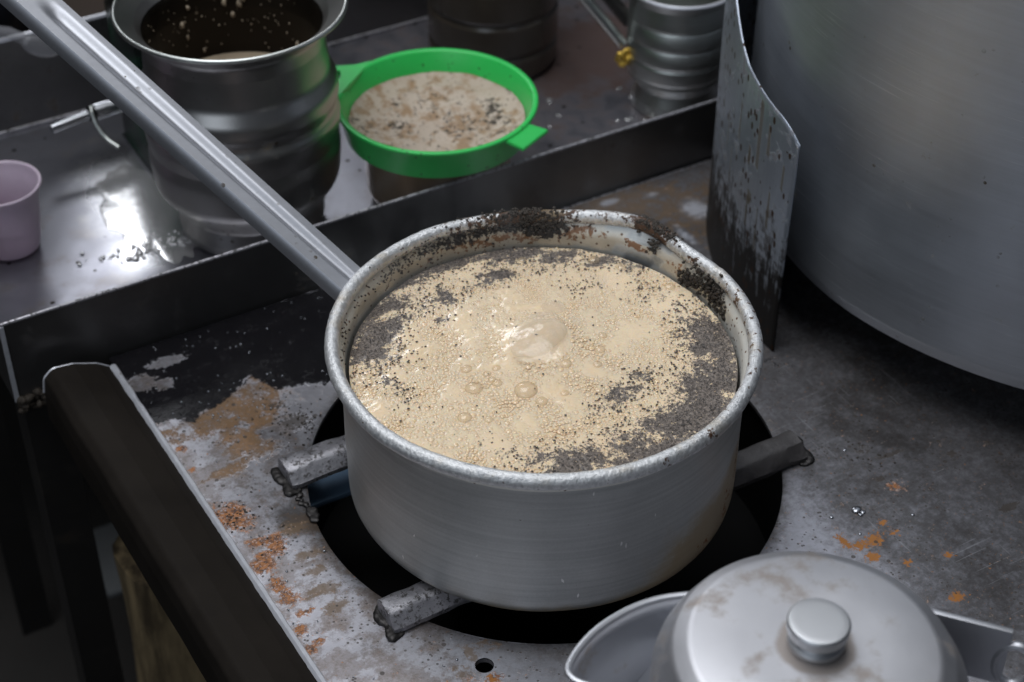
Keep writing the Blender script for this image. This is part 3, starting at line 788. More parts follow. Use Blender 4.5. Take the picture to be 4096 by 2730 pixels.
for x in (TX0 + .003, TX1 - .05):
    box('leg', (x, TY1 - .03, -.5), (x + .028, TY1 - .028, -.0125), M['dark_steel'], tray)
box('cross_rail', (TX0 + .003, TY0 + .004, -.36), (TX1, TY0 + .007, -.335), M['dark_steel'], tray)
L = Lumps()
for _ in range(40):
    L.add((rnd.uniform(TX0, TX0 + .035), TY0 - .002 - rnd.uniform(0, .002), -.014 + rnd.uniform(-.006, .005)), rnd.uniform(.002, .005), .003, rnd.uniform(.002, .004), .3)
tag(L.build('grease_clots', M['crust'], tray), kind='stuff')

# wet milky spill in the tray with bubbles along its front
def puddle(name, cx, cy, rx, ry, seed, z=.0037, n=160, amp=.4):
    pts = []
    for k in range(n):
        a = 2 * math.pi * k / n
        f = 1 + amp * noise.noise((math.cos(a) * 1.3 + seed, math.sin(a) * 1.3, seed)) + amp * .5 * noise.noise((math.cos(a) * 4 + seed, math.sin(a) * 4, seed))
        pts.append((cx + rx * f * math.cos(a), cy + ry * f * math.sin(a)))
    verts = [(cx, cy, z + .0001)]; faces = []
    for s, dz in ((.6, .0001), (.94, .0000), (1.0, -.0002)):
        for x, y in pts: verts.append((cx + (x - cx) * s, cy + (y - cy) * s, z + dz))
    for k in range(n): faces.append((0, 1 + k, 1 + (k + 1) % n))
    for rr in range(2):
        for k in range(n): faces.append((1 + rr * n + k, 1 + (rr + 1) * n + k, 1 + (rr + 1) * n + (k + 1) % n, 1 + rr * n + (k + 1) % n))
    return verts, faces
V1, F1 = puddle('spill', -.100, .385, .030, .062, 2.3)
sp = thing('milk_spill', 'bright wet milky spill on the tray floor beside the tall jug', 'spill', (0, 0, 0))
mesh('liquid', V1, F1, M['puddle'], sp)
L = Lumps()
for _ in range(110):
    a = rnd.gauss(0, 1); x = -.103 + .026 * a; y = .337 + abs(rnd.gauss(0, .010)) + .006 * a * a * .3
    r = rnd.uniform(.0006, .0022) if rnd.random() < .8 else rnd.uniform(.002, .0035)
    L.add((x, y, .0040), r * .75, r * .75, r * .4, .03, True)
o = L.build('froth_bubbles', M['puddle'], sp); tag(o, kind='stuff')
L = Lumps()
for x, y, r in [(.2324, .3776, .006), (.2727, .3235, .0055), (.2929, .3495, .005), (.2274, .3554, .004), (.2917, .3663, .004), (.213, .3452, .003), (.283, .315, .004), (.2645, .3265, .003)]:
    L.add((x, y, .0034), r * .7, r * .45, .0004, .2, True)
o = L.build('milk_drops', M['puddle']); tag(o, 'small dried milk drops scattered on the tray by the metal mug', 'drops', kind='stuff')

# ------------------------------------------------------------------ saucepan
pan = thing('saucepan', 'dented aluminium saucepan of boiling milk tea with long steel handle', 'saucepan', (0, 0, 0))
pan.scale = (1.012, 1.012, 1.0)
def dent(t):
    d = math.degrees(t) % 360
    g = lambda m, s: math.exp(-((d - m) / s) ** 2)
    return .0052 * g(29, 9) - .0022 * g(80, 17) - .0018 * g(58, 14) - .0014 * g(8, 9)
def pan_warp(r, z, t):
    k = max(0.0, min(1.0, (z - .060) / .062))
    return r + dent(t) * k * k * (1 if r > .08 else 0) + .0004 * noise.noise((math.cos(t) * 3, math.sin(t) * 3, z * 40)), z + (.0012 * noise.noise((math.cos(t) * 2.2, math.sin(t) * 2.2, 1)) + .0016 * math.exp(-((math.degrees(t) % 360 - 38) / 10) ** 2)) * k
prof = round_profile([(0, .0095), (.1125, .0095, .018), (.1125, .104), (.1127, .110, .01), (.1165, .1175)], n=10)
prof += round_profile([(.1155, .1185), (.1105, .111, .008), (.1098, .100), (.1095, .02, .012), (0, .012)], n=7)
# denser rings up the walls so that stain masks have room
def densify(pr, step=.003):
    out = [pr[0]]
    for a, b_ in zip(pr[:-1], pr[1:]):
        d = math.hypot(b_[0] - a[0], b_[1] - a[1]); k = max(1, int(d / step)) if min(a[0], b_[0]) > .07 else 1
        for i in range(1, k + 1): out.append((a[0] + (b_[0] - a[0]) * i / k, a[1] + (b_[1] - a[1]) * i / k))
    return out
body = lathe('pan_body', densify(prof), M['pan'], pan, 220, warp=pan_warp)
def pan_masks(me):
    co = np.empty(len(me.vertices) * 3); me.vertices.foreach_get('co', co); co = co.reshape(-1, 3)
    th = np.degrees(np.arctan2(co[:, 1], co[:, 0])); rr = np.hypot(co[:, 0], co[:, 1]); z = co[:, 2]
    inside = (rr < .1112 + .003 * (z > .109)) & (z > .05) & (rr > .06)
    inside = inside & ~((rr > .1118) & (z < .105))
    def g(m, s, zc, zs, a=1.0): return a * np.exp(-((th - m) / s) ** 2 - ((z - zc) / zs) ** 2)
    soot = g(64, 9, .119, .007, 1.1) + g(58, 5, .113, .006, .9) + g(80, 9, .116, .006, .65) + g(95, 12, .114, .007, .5) + g(112, 8, .112, .006, .4) + g(29, 3.0, .118, .005, 1.1) + g(25, 2.4, .113, .004, .9) + g(8, 4, .108, .006, .85) + g(-2, 5, .112, .006, 1.0) + g(-10, 5, .106, .006, .75) + g(150, 8, .113, .006, .4)
    rust = g(70, 22, .110, .007, .7) + g(30, 4.5, .111, .008, 1.0) + g(12, 12, .110, .009, .65) + g(48, 9, .114, .007, .6) + g(95, 22, .107, .006, .45)
    tan = .22 + g(75, 40, .107, .009, .75) + g(5, 25, .108, .010, .6) + g(120, 40, .110, .01, .4)
    spots = .55 + g(80, 45, .114, .01, .3)
    for a in (soot, rust, tan, spots): a *= inside
    out = ~inside & (rr > .07)
    # tea that boiled over and burnt on, low on the right of the outside wall
    def go(m, s, zc, zs, a=1.0):
        d = (th - m + 180) % 360 - 180
        return a * np.exp(-(d / s) ** 2 - ((z - zc) / zs) ** 2)
    tan = tan + out * (go(-66, 24, .026, .034, 1.15) + go(-48, 9, .045, .03, .8) + go(-110, 75, .012, .010, .8))
    rust = rust + out * (go(-54, 4, .035, .03, .62) + go(-45, 3, .05, .03, .64) + go(-68, 5, .02, .016, .58) + go(-80, 4, .016, .012, .55))
    for k, a in (('soot', soot), ('rust', rust * .82), ('tan', tan), ('spots', spots), ('inside', inside * 1.0)):
        at = me.attributes.new(k, 'FLOAT', 'POINT'); at.data.foreach_set('value', a.astype(np.float32))
pan_masks(body.data)
# rolled bead round the mouth
segs, nr = 360, 14
vv, ff, so = [], [], []
for i in range(segs):
    t = 2 * math.pi * i / segs
    rc = .1164 + dent(t); zc = .1197 + .0012 * noise.noise((math.cos(t) * 2.2, math.sin(t) * 2.2, 1)) + .0016 * math.exp(-((math.degrees(t) % 360 - 38) / 10) ** 2)
    deg = (math.degrees(t) + 180) % 360 - 180
    s_ = 1.1 * math.exp(-((deg - 64) / 11) ** 2) + 1.0 * math.exp(-((deg - 26) / 7) ** 2) + .45 * math.exp(-((deg - 85) / 14) ** 2) + .3 * math.exp(-((deg - 45) / 20) ** 2)
    for k in range(nr):
        a = 2 * math.pi * k / nr
        rad = .0041 * (1 + .06 * noise.noise((math.cos(t) * 30, math.sin(t) * 30, k)))
        vv.append(((rc + rad * math.cos(a)) * math.cos(t), (rc + rad * math.cos(a)) * math.sin(t), zc + rad * 1.12 * math.sin(a))); so.append(s_)
for i in range(segs):
    for k in range(nr):
        ff.append((i * nr + k, ((i + 1) % segs) * nr + k, ((i + 1) % segs) * nr + (k + 1) % nr, i * nr + (k + 1) % nr))
sp_ = [max(0.0, math.cos(math.atan2(p[1], p[0]) + .45)) for p in vv]
mesh('rolled_rim', vv, ff, M['rim'], pan, attrs=dict(soot=so, spotty=sp_))
# burnt crust clinging to rim and inner wall
L = Lumps()
def crust(deg, spread, z, zs, n, inner=True, rmin=.0005, rmax=.0014):
    for _ in range(n):
        t = R(rnd.gauss(deg, spread)); zz = rnd.gauss(z, zs)
        if zz > .1235:
            rr = .1164 + rnd.uniform(-.003, .003); zz = .1244
        else:
            rr = .1098 if zz < .112 else .1098 + (zz - .112) * .35
        rr += dent(t) * min(1, max(0, (zz - .06) / .062)) ** 2
        r = rnd.uniform(rmin, rmax)
        L.add((rr * math.cos(t), rr * math.sin(t), zz), r, r, r * .8, .35)
crust(64, 6, .1215, .004, 330); crust(58, 3, .116, .003, 110); crust(82, 8, .118, .004, 120, rmax=.001); crust(97, 8, .115, .004, 60, rmax=.001)
crust(27, 3.2, .1245, .0015, 120); crust(24, 1.2, .116, .0015, 30); crust(20, 2, .1245, .001, 40, rmax=.001)
crust(5, 2.5, .113, .004, 80); crust(-4, 3, .110, .004, 110); crust(9, 2, .107, .003, 60); crust(112, 10, .113, .004, 40, rmax=.0008); crust(40, 8, .1245, .001, 40, rmax=.0008)
crust(150, 14, .113, .005, 25, rmax=.0008)
tag(L.build('burnt_crust', M['crust'], pan), kind='stuff')
# handle: pressed steel channel with a groove, rising away to the back left
az, el = R(119.5), R(30)
D = Vector((math.cos(az) * math.cos(el), math.sin(az) * math.cos(el), math.sin(el)))
root = Vector((-.0695, .0985, .1165))
hn = 70
hp = [root + D * (s - .004) for s in np.linspace(0, .36, hn)]
def hsec(i, tt):
    w = .0122 + .0012 * min(1, tt * 1.3)
    s = tt * .36
    g = .0030 * max(0, min(1, (.245 - s) / .010)) * (0.6 + .4 * min(1, s / .05))
    gw = .0036 + .0024 * min(1, s / .18)
    top = []
    for x in np.linspace(-1, 1, 33):
        X = x * w
        e = max(0, (abs(x) - .88) / .12)
        z = .0035 - .0050 * e ** 2
        q = abs(X - .0012) / gw
        if q < 1: z -= g * (math.cos(q * math.pi) * .5 + .5) ** .8
        top.append((X, z))
    low = [(w * 1.0, -.0062), (w * .93, -.0062), (w * .90, -.001), (-w * .90, -.001), (-w * .93, -.0062), (-w * 1.0, -.0062)]
    low = [(w * 1.0, -.0060), (w * .94, -.0060), (w * .90, -.0026), (-w * .90, -.0026), (-w * .94, -.0060), (-w, -.0060)]
    return top + low
ho = sweep('handle', hp, hsec, M['handle'], pan)
for k in (-1, 1):
    rv = lathe('rivet', round_profile([(0, .002), (.003, .0018, .001), (.0036, 0)], n=3), M['handle'], ho, 14)
    rv.location = root - D * .001 + Vector((-.008 * k, -.005 * k, -.012))

# ------------------------------------------------------------------ tea
tea = thing('milk_tea', 'frothy beige milk tea boiling in the aluminium saucepan', 'tea', (0, 0, 0))
LEAF = [(-.089, .0517, .010, .016), (-.0732, .0598, .012, .010), (-.0638, .0654, .010, .008), (-.0800, .067, .02, .012, .9), (-.014, .1035, .02, .008), (-.0012, .1011, .014, .007), (-.035, .098, .02, .007, .9), (.0059, .0756, .012, .006, .8), (.0143, .0755, .008, .007), (-.0241, .0742, .007, .010, .85), (-.0362, .0541, .005, .004, .6), (-.0451, .068, .012, .005, .6), (.0355, .0899, .022, .010, .95), (.055, .0739, .016, .009, .85), (.0745, .0579, .010, .006, .9), (.0884, .0452, .010, .008, .6), (.0821, -.0396, .013, .016, .9), (.0958, -.0344, .012, .024, 1.), (.0775, -.0662, .018, .020, 1.), (.0634, -.0684, .013, .014, .7), (.036, -.0863, .020, .014, 1.), (.055, -.085, .020, .016, 1.), (.0188, -.0822, .012, .010, .75), (-.004, -.0768, .008, .006, .6), (-.0131, -.081, .010, .006, .6), (.0011, -.0891, .020, .010, .8), (.0191, -.0531, .014, .007, .75), (.0077, -.0585, .010, .006, .65), (.0357, -.0464, .012, .006, .55), (-.0599, -.0635, .006, .005, .5), (-.0474, -.0744, .016, .008, .6), (-.03, -.088, .022, .010, .95), (-.0646, -.0497, .004, .004, .4), (-.0341, -.0838, .014, .010, .8), (.0496, .0413, .008, .008, .3), (.0824, .018, .010, .012, .38), (.01, -.10, .03, .008, 1.), (-.088, .02, .006, .02, .5)]
LEAF = [(x + .003, y + .0045, r[0] * 1.22, r[1] * 1.22, (r[2] if len(r) > 2 else 1.0) * 1.0) for (x, y, *r) in LEAF]
LEAF += [(.070, -.066, .030, .020, 1.0), (.050, -.088, .028, .014, 1.0), (.092, -.035, .012, .03, 1.0), (-.082, .058, .018, .022, .95), (-.055, .088, .024, .012, .9), (.030, .101, .035, .009, .9)]
def foam_z(x, y):
    r = np.hypot(x, y)
    z = .1030 + .0045 * np.exp(-((x - .015) ** 2 + (y - .008) ** 2) / .045 ** 2) + .0045 * np.exp(-((x - .004) ** 2 + (y - .011) ** 2) / .014 ** 2) + .0030 * np.exp(-((x - .019) ** 2 + (y - .016) ** 2) / .010 ** 2) - .0012 * np.clip((r - .10) / .01, 0, 1)
    return z
NG = 270
gu, gv = np.meshgrid(np.linspace(-1, 1, NG), np.linspace(-1, 1, NG), indexing='ij')
X = gu * np.sqrt(1 - gv ** 2 / 2); Y = gv * np.sqrt(1 - gu ** 2 / 2)
TT = np.arctan2(Y, X).ravel()
lim = np.array([min(0, dent(t)) * .42 for t in TT])
X = X.ravel() * (.1092 + lim); Y = Y.ravel() * (.1092 + lim)
Z = foam_z(X, Y) + np.array([.0008 * noise.noise((x * 60, y * 60, 0)) + .0003 * noise.noise((x * 260, y * 260, 5)) for x, y in zip(X, Y)])
Pf = np.c_[X, Y, Z]
leaf = blobs(Pf, LEAF) + .0
edge = np.clip((np.hypot(X, Y) - .102) / .007, 0, 1)
leaf = np.maximum(leaf, .55 * edge * (np.array([noise.noise((x * 30, y * 30, 9)) for x, y in zip(X, Y)]) > -.1))
faces = [(i * NG + j, (i + 1) * NG + j, (i + 1) * NG + j + 1, i * NG + j + 1) for i in range(NG - 1) for j in range(NG - 1)]
mesh('foam', Pf, faces, M['foam'], tea, attrs=dict(leaf=leaf))
# the big bubbles that can be told apart
dome_v, dome_f = None, None
def dome_mesh(nu=24, nv=8):
    v = [(0, 0, 1)]; f = []
    for j in range(1, nv + 1):
        a = math.pi / 2 * j / nv * 1.08
        for i in range(nu): v.append((math.sin(a) * math.cos(2 * math.pi * i / nu), math.sin(a) * math.sin(2 * math.pi * i / nu), math.cos(a)))
    for i in range(nu): f.append((0, 1 + i, 1 + (i + 1) % nu))
    for j in range(nv - 1):
        for i in range(nu): f.append((1 + j * nu + i, 1 + (j + 1) * nu + i, 1 + (j + 1) * nu + (i + 1) % nu, 1 + j * nu + (i + 1) % nu))
    return v, f
dv, df = dome_mesh()
shared = bpy.data.meshes.new('bubble'); shared.from_pydata(dv, [], df); shared.polygons.foreach_set('use_smooth', [True] * len(shared.polygons)); shared.materials.append(M['bubble'])
def bubble(x, y, rx, ry, rz, rot=0, mat=None, wob=0.0):
    if mat is None:
        o = bpy.data.objects.new('bubble', shared)
    else:
        me = bpy.data.meshes.new('bubble')
        me.from_pydata([(p[0] * (1 + wob * noise.noise((p[0] * 1.6 + x * 99, p[1] * 1.6, p[2]))), p[1] * (1 + wob * noise.noise((p[0] * 1.6, p[1] * 1.6 + y * 99, 3))), p[2] * (1 + wob * 1.2 * noise.noise((p[0] * 2.2, p[1] * 2.2, 8 + x * 50)))) for p in dv], [], df)
        me.polygons.foreach_set('use_smooth', [True] * len(me.polygons)); me.materials.append(mat)
        o = bpy.data.objects.new('bubble', me)
    o.location = (x, y, float(foam_z(np.array(x), np.array(y))) - .0004)
    o.scale = (rx, ry, rz); o.rotation_euler = (0, 0, rot)
    link(o, tea); return o
for (x, y, a, b_, h, ro) in [(.003, .011, .0215, .0140, .0066, .5), (.027, .034, .008, .007, .003, 0)]:
    bubble(x, y, a, b_, h, ro, M['boil'], .16)
for (x, y, r) in [(-.0425, .0125, .0036), (-.0465, -.0035, .0052), (-.0335, -.0068, .0032), (-.0345, -.0025, .0024), (-.0230, -.0200, .0068), (-.0345, .003, .0026), (-.0625, -.022, .0042), (.0066, -.0135, .0036), (-.0641, .0480, .0026), (.0748, .0652, .0040), (.0849, .0510, .0034), (.0092, .0706, .0034), (.0369, .0868, .0030), (-.0523, .0182, .0020), (.10, .0209, .0036), (-.020, -.032, .0036), (-.006, -.033, .003), (.030, -.012, .0034), (.038, -.002, .003), (.022, -.022, .003), (-.028, .004, .0028), (-.052, -.030, .0028)]:
    bubble(x, y, r, r * .95, r * .62)
# froth: the thousands of small bubbles
bases, sizes = [], []
leaf_at = lambda x, y: blobs(np.array([[x, y, 0]]), LEAF)[0]
V6, F6 = dome_mesh(10, 3); V6 = np.array(V6)
fv, ffc = [], []
cnt = 0
cell = .0016
grid = {}
bigb = [(o.location.x, o.location.y, o.scale.x) for o in tea.children if o.name.startswith('bubble')]
for pas, (n_try, r0, r1) in enumerate(((1500, .0012, .0019), (9000, .0008, .0013), (26000, .0005, .0009))):
    for _ in range(n_try):
        r = .1080 * math.sqrt(rnd.random()); t = 6.2832 * rnd.random()
        x, y = r * math.cos(t), r * math.sin(t)
        front = max(0.0, min(1.0, (-.45 * x - .62 * y + .035) / .07))
        if pas == 0 and rnd.random() > front * .6: continue
        if pas == 1 and rnd.random() > .15 + .85 * front: continue
        sz_ = rnd.uniform(r0, r1)
        gx, gy = int(math.floor(x / cell)), int(math.floor(y / cell))
        ok = True
        for a in range(-2, 3):
            for b_ in range(-2, 3):
                for (qx, qy, qs) in grid.get((gx + a, gy + b_), ()):
                    if (qx - x) ** 2 + (qy - y) ** 2 < (.86 * (qs + sz_)) ** 2: ok = False; break
                if not ok: break
            if not ok: break
        if not ok: continue
        if any((bx - x) ** 2 + (by - y) ** 2 < (.9 * bs) ** 2 for bx, by, bs in bigb): continue
        if rnd.random() < leaf_at(x, y) * 1.9: continue
        grid.setdefault((gx, gy), []).append((x, y, sz_))
        z = float(foam_z(np.array(x), np.array(y)))
        hgt = rnd.uniform(.20, .38)
        fv.extend((V6 * [sz_, sz_, sz_ * hgt] + [x, y, z - sz_ * .06]).tolist())
        ffc.extend([[k + cnt for k in f] for f in F6]); cnt += len(V6)
o = mesh('froth', fv, ffc, M['froth'], tea); tag(o, kind='stuff')
# tea leaf grains
gc, gs = [], []
while len(gc) < 4600:
    r = .1088 * math.sqrt(rnd.random()); t = 6.2832 * rnd.random()
    x, y = r * math.cos(t), r * math.sin(t)
    lf = leaf_at(x, y)
    clump = noise.noise((x * 60, y * 60, 2)) * .5 + .5
    far = max(0, min(1, (.35 * x + .6 * y + .01) / .06))
    if rnd.random() < max(lf * (.45 + .9 * clump), .004 + .075 * far * clump ** 3 + .03 * max(0, clump - .62)):
        s = rnd.uniform(.00045, .0010) * (.75 if lf > .45 else 1.3)
        gc.append((x, y, float(foam_z(np.array(x), np.array(y))) + .0004 + rnd.uniform(0, .0005))); gs.append(s * .75)
o = flake_mesh('tea_leaf_grains', np.array(gc), np.array(gs), M['grain'], tea); tag(o, kind='stuff')

# ------------------------------------------------------------------ big pot and wind shield
PC = (.4659, .0294)
pot = thing('large_pot', 'huge dull aluminium cooking pot standing behind the saucepan', 'pot', (PC[0], PC[1], 0))
def pot_warp(r, z, t): return r + .0008 * noise.noise((math.cos(t) * 4, math.sin(t) * 4, z * 12)), z
lathe('pot_body', densify(round_profile([(0, .040), (.2300, .040, .006), (.2385, .0465, .003), (.2400, .0500, .003), (.2440, .0580, .010), (.2455, .30), (.2455, .42), (.250, .425), (.243, .428), (.240, .42), (.24, .06, .02), (0, .05)], n=6), .012), M['big_pot'], pot, 200, warp=pot_warp)
for a in (60, 240):
    ca, sa = math.cos(R(a)), math.sin(R(a))
    path = [(ca * .245 - sa * s * .05 + ca * (.03 * (1 - s * s)), sa * .245 + ca * s * .05 + sa * (.03 * (1 - s * s)), .36) for s in np.linspace(-1, 1, 11)]
    tube('handle', path, .006, M['big_pot'], pot, 8)
for k in range(4):
    a = R(-20 + 100 * k) if k != 2 else R(140)
    o = box('burner_support', (.10, -.012, 0), (.25, .012, .0385), M['black_iron'], pot, bevel=.002)
    o.rotation_euler = (0, 0, a)
# shield: sheet bent round the pot
sh = thing('wind_shield', 'bent sooty sheet metal wind shield standing beside the large pot', 'shield', (PC[0], PC[1], 0))
angs = np.linspace(178.3, 62, 140); rowsn = 60
topz = np.interp(-angs, [-178.3, -176.5, -174.5, -169.6, -163.3, -159.5, -152, -142, -120, -62], [.160, .1655, .169, .172, .178, .187, .212, .248, .30, .33])
P, F = [], []
for i, a in enumerate(angs):
    for j in range(rowsn):
        z = .0005 + (topz[i] - .0005) * j / (rowsn - 1)
        r = .2660 + .0012 * noise.noise((a * .05, z * 9, 1))
        P.append((r * math.cos(R(a)), r * math.sin(R(a)), z))
n0 = len(P)
for i, a in enumerate(angs):
    for j in range(rowsn):
        p = P[i * rowsn + j]; k = 1 - .0012 / .266
        P.append((p[0] * k, p[1] * k, p[2]))
for i in range(len(angs) - 1):
    for j in range(rowsn - 1):
        q = [i * rowsn + j, i * rowsn + j + 1, (i + 1) * rowsn + j + 1, (i + 1) * rowsn + j]
        F.append(q); F.append([n0 + k for k in q[::-1]])
    q = [i * rowsn + rowsn - 1, (i + 1) * rowsn + rowsn - 1]; F.append([q[0], n0 + q[0], n0 + q[1], q[1]])
for j in range(rowsn - 1):
    F.append([j, n0 + j, n0 + j + 1, j + 1])
P = np.array(P)
aa = np.degrees(np.arctan2(P[:, 1], P[:, 0])) % 360
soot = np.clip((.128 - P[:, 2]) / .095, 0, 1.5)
def drip(a0, w, z0, z1): return np.exp(-((aa - a0) / w) ** 2) * ((P[:, 2] < z0) & (P[:, 2] > z1))
dr = sum(drip(*q) * .8 for q in [(177, .25, .12, .09), (175.8, .2, .14, .12), (173.2, .35, .115, .085), (172.2, .2, .145, .128), (167.5, .3, .10, .07), (165.2, .25, .12, .095), (162.5, .3, .15, .12), (160, .25, .11, .08), (157.5, .3, .13, .10), (174.4, .25, .095, .075)])
dr = dr + drip(169.0, .55, .168, .118) + drip(171.5, .3, .158, .134) + drip(166.5, .3, .13, .115) + drip(170.5, .4, .095, .06) + drip(168.6, .5, .10, .088)
mesh('sheet', P, F, M['shield'], sh, attrs=dict(soot=soot, drip=dr))
tube('sheared_edge', [tuple(P[i * rowsn + rowsn - 1] * [.998, .998, 1]) for i in range(0, 90)], .0009, M['shield'], sh, 6)

# ------------------------------------------------------------------ kettle
KC = (-.0209, -.2691)
kt = thing('kettle', 'small aluminium kettle with round lid and knob in the foreground', 'kettle', (KC[0], KC[1], 0), R(0))
lathe('kettle_body', round_profile([(0, .001), (.070, .001, .012), (.084, .035, .03), (.082, .075, .03), (.070, .098, .01), (.066, .104), (.063, .104), (.063, .07), (0, .02)], n=6), M['aluminium'], kt, 96)
LS = 1.04
lid = lathe('lid', round_profile([(r_[0] * LS, r_[1] + .003, *r_[2:]) for r_ in [(.0660, .096), (.0685, .0965), (.0690, .104), (.0684, .1180, .018), (.0610, .1318, .008), (.0535, .1368, .008), (.040, .1384), (.030, .1385), (.020, .1385), (.0165, .1385), (.013, .1385), (0, .1385)]], n=7), M['lid'], kt, 110)
me = lid.data; co = np.array([v.co[:] for v in me.vertices]); rr_ = np.hypot(co[:, 0], co[:, 1])
at_ = me.attributes.new('dirt', 'FLOAT', 'POINT'); at_.data.foreach_set('value', (np.exp(-((rr_ - .013) / .006) ** 2) * (co[:, 2] > .135)).astype(np.float32))
lathe('knob', round_profile([(0.0, .1385), (.0122, .1385), (.0128, .1405, .001), (.0126, .1420, .0008), (.0100, .1440, .001), (.0102, .1450, .002), (.0138, .1475, .0010), (.0141, .1525, .0007), (.0133, .1534, .0003), (.0127, .1535), (.010, .1536), (0, .1536)], n=4), M['knob'], lid, 64)
kn = bpy.data.objects['knob']; kn.location.z = .003
# open teardrop spout on the left
def spout():
    rim = [(-.0369, -.2010), (-.0520, -.1955), (-.0681, -.1938), (-.0864, -.1963), (-.1009, -.2020), (-.1109, -.2087), (-.1136, -.2139), (-.1113, -.2206), (-.1020, -.2300), (-.0850, -.2420), (-.0700, -.2500)]
    # close behind the lid with points on the body
    pts = [Vector((x - KC[0], y - KC[1], .118)) for x, y in rim]
    # resample smooth
    dense = []
    n = len(pts)
    for i in range(n - 1):
        p0, p1, p2, p3 = pts[max(i - 1, 0)], pts[i], pts[i + 1], pts[min(i + 2, n - 1)]
        for k in range(8):
            s = k / 8
            dense.append(0.5 * ((2 * p1) + (p2 - p0) * s + (2 * p0 - 5 * p1 + 4 * p2 - p3) * s * s + (3 * p1 - p0 - 3 * p2 + p3) * s ** 3))
    dense.append(pts[-1])
    base_c = Vector((-.052, .040, .055))
    rows = 10
    V, F = [], []
    for j in range(rows):
        f = j / (rows - 1)
        for p in dense:
            q = base_c.lerp(p, .45 + .55 * f ** .8); q.z = .055 + (p.z - .055) * f
            V.append(tuple(q))
    m = len(dense)
    for j in range(rows - 1):
        for i in range(m - 1): F.append((j * m + i, j * m + i + 1, (j + 1) * m + i + 1, (j + 1) * m + i))
    s = mesh('spout', V, F, M['aluminium'], kt)
    mod = s.modifiers.new('thickness', 'SOLIDIFY'); mod.thickness = .0022; mod.offset = 0
    tube('spout_lip', [tuple(p) for p in dense], .0017, M['aluminium'], s, 8)
    fl_ = [(-.052, .040, .070)] + [tuple(base_c.lerp(p, .72).xy) + (.072,) for p in dense]
    mesh('spout_floor', fl_, [(0, 1 + i, 2 + i) for i in range(m - 1)], M['aluminium'], s)
spout()
# strap lug with ring for the carrying handle, on the right
lug = box('handle_lug', (-.030, -.0015, -.018), (.030, .0015, .018), M['aluminium'], kt, bevel=.0008)
lug.location = (.077, -.004, .104); lug.rotation_euler = (0, 0, R(-49.5))
ring_path = [(.034 + .009 * math.cos(a), .0, -.004 + .013 * math.sin(a)) for a in np.linspace(0, 2 * math.pi, 25)]
tube('handle_ring', ring_path, .0022, M['aluminium'], lug, 8, up=(0, 1, 0))

# ------------------------------------------------------------------ tall jug
JC = (-.0375, .3430)
jug = thing('tall_jug', 'tall stainless steel jug with flared mouth and rounded bands, on the tray', 'jug', (JC[0], JC[1], .0032))
jp = [(0, 0), (.050, 0, .003), (.0520, .010, .006), (.0512, .024, .008), (.0650, .046, .020), (.0668, .070, .03), (.0658, .080, .010), (.0672, .090, .012), (.0680, .100, .012), (.0655, .1075, .010), (.0680, .117, .014), (.0676, .126, .014), (.0625, .137, .016), (.0595, .160, .016), (.0600, .172, .010), (.0735, .1868)]
jp = [(p[0] * (1.0 + .03 * (p[1] > .15)), p[1] * .926, *p[2:]) for p in jp]
jo = lathe('jug_body', round_profile(jp, n=6), M['jug'], jug, 128)
lathe('jug_lining', round_profile([(.0755, .1728), (.0600, .1585, .010), (.0590, .140, .01), (.0600, .115), (.058, .092, .004), (0, .090)], n=5), M['jug_inside'], jug, 96)
lathe('flared_mouth', round_profile([(.0603, .1600), (.0640, .1655, .006), (.0757, .1731)], n=5), M['jug'], jug, 96)
lathe('rolled_lip', [(.0762 + .0016 * math.cos(a), .1731 + .0016 * math.sin(a)) for a in np.linspace(0, 2 * math.pi, 11)], M['mug'], jo, 128)
ms = simple('milk_scum', (0.30, 0.24, 0.17), 0.35, 0, 0.4, 60)
lathe('jug_milk', [(0, .1046), (.03, .1044), (.0588, .1040)], ms, jug, 64)
L = Lumps()
for _ in range(120):
    t = R(rnd.uniform(20, 200)); z = rnd.uniform(.106, .155)
    r = .0585 if z > .13 else .0590
    s = rnd.uniform(.0002, .0006) if rnd.random() < .93 else rnd.uniform(.001, .0022)
    L.add((r * math.cos(t), r * math.sin(t), z), s, s, s * 1.6, .3)
for t, z, s in ((62, .148, .0042), (64, .143, .003), (74, .144, .0025), (100, .146, .0018)):
    L.add((.0583 * math.cos(R(t)), .0583 * math.sin(R(t)), z), s * .7, s * .7, s * 1.1, .3, True)
tag(L.build('milk_splashes', ms, jug), kind='stuff')

# ------------------------------------------------------------------ strainer on its pot
SC = (.0960, .3085)
sv = thing('brown_pot', 'short brownish steel pot hidden under the green strainer', 'pot', (SC[0], SC[1], .0032))
M['brown_pot'] = metal_mat('brown_stained_steel', (0.30, 0.19, 0.10), 0.25, metal=0.5, blotch=0.25, blotch_scale=25, stain=(0.08, 0.045, 0.02), stain_amt=0.3)
lathe('pot_wall', round_profile([(0, 0), (.048, 0, .004), (.0530, .012, .006), (.0530, .050), (.0535, .053), (.051, .0535), (.050, .05), (.049, .006), (0, .004)], n=4), M['brown_pot'], sv, 80)
st = thing('tea_strainer', 'bright green plastic strainer with tea stained cloth resting on a pot', 'strainer', (SC[0], SC[1], .0560))
lathe('strainer_ring', round_profile([(.0630, .0025), (.0615, .0030), (.0640, .014), (.0685, .0265, .002), (.0722, .0265, .0008), (.0724, .0240, .0008), (.0705, .0235, .001), (.0680, .012, .004), (.0660, .0025), (.0630, .0025)], n=3), M['green'], st, 128)
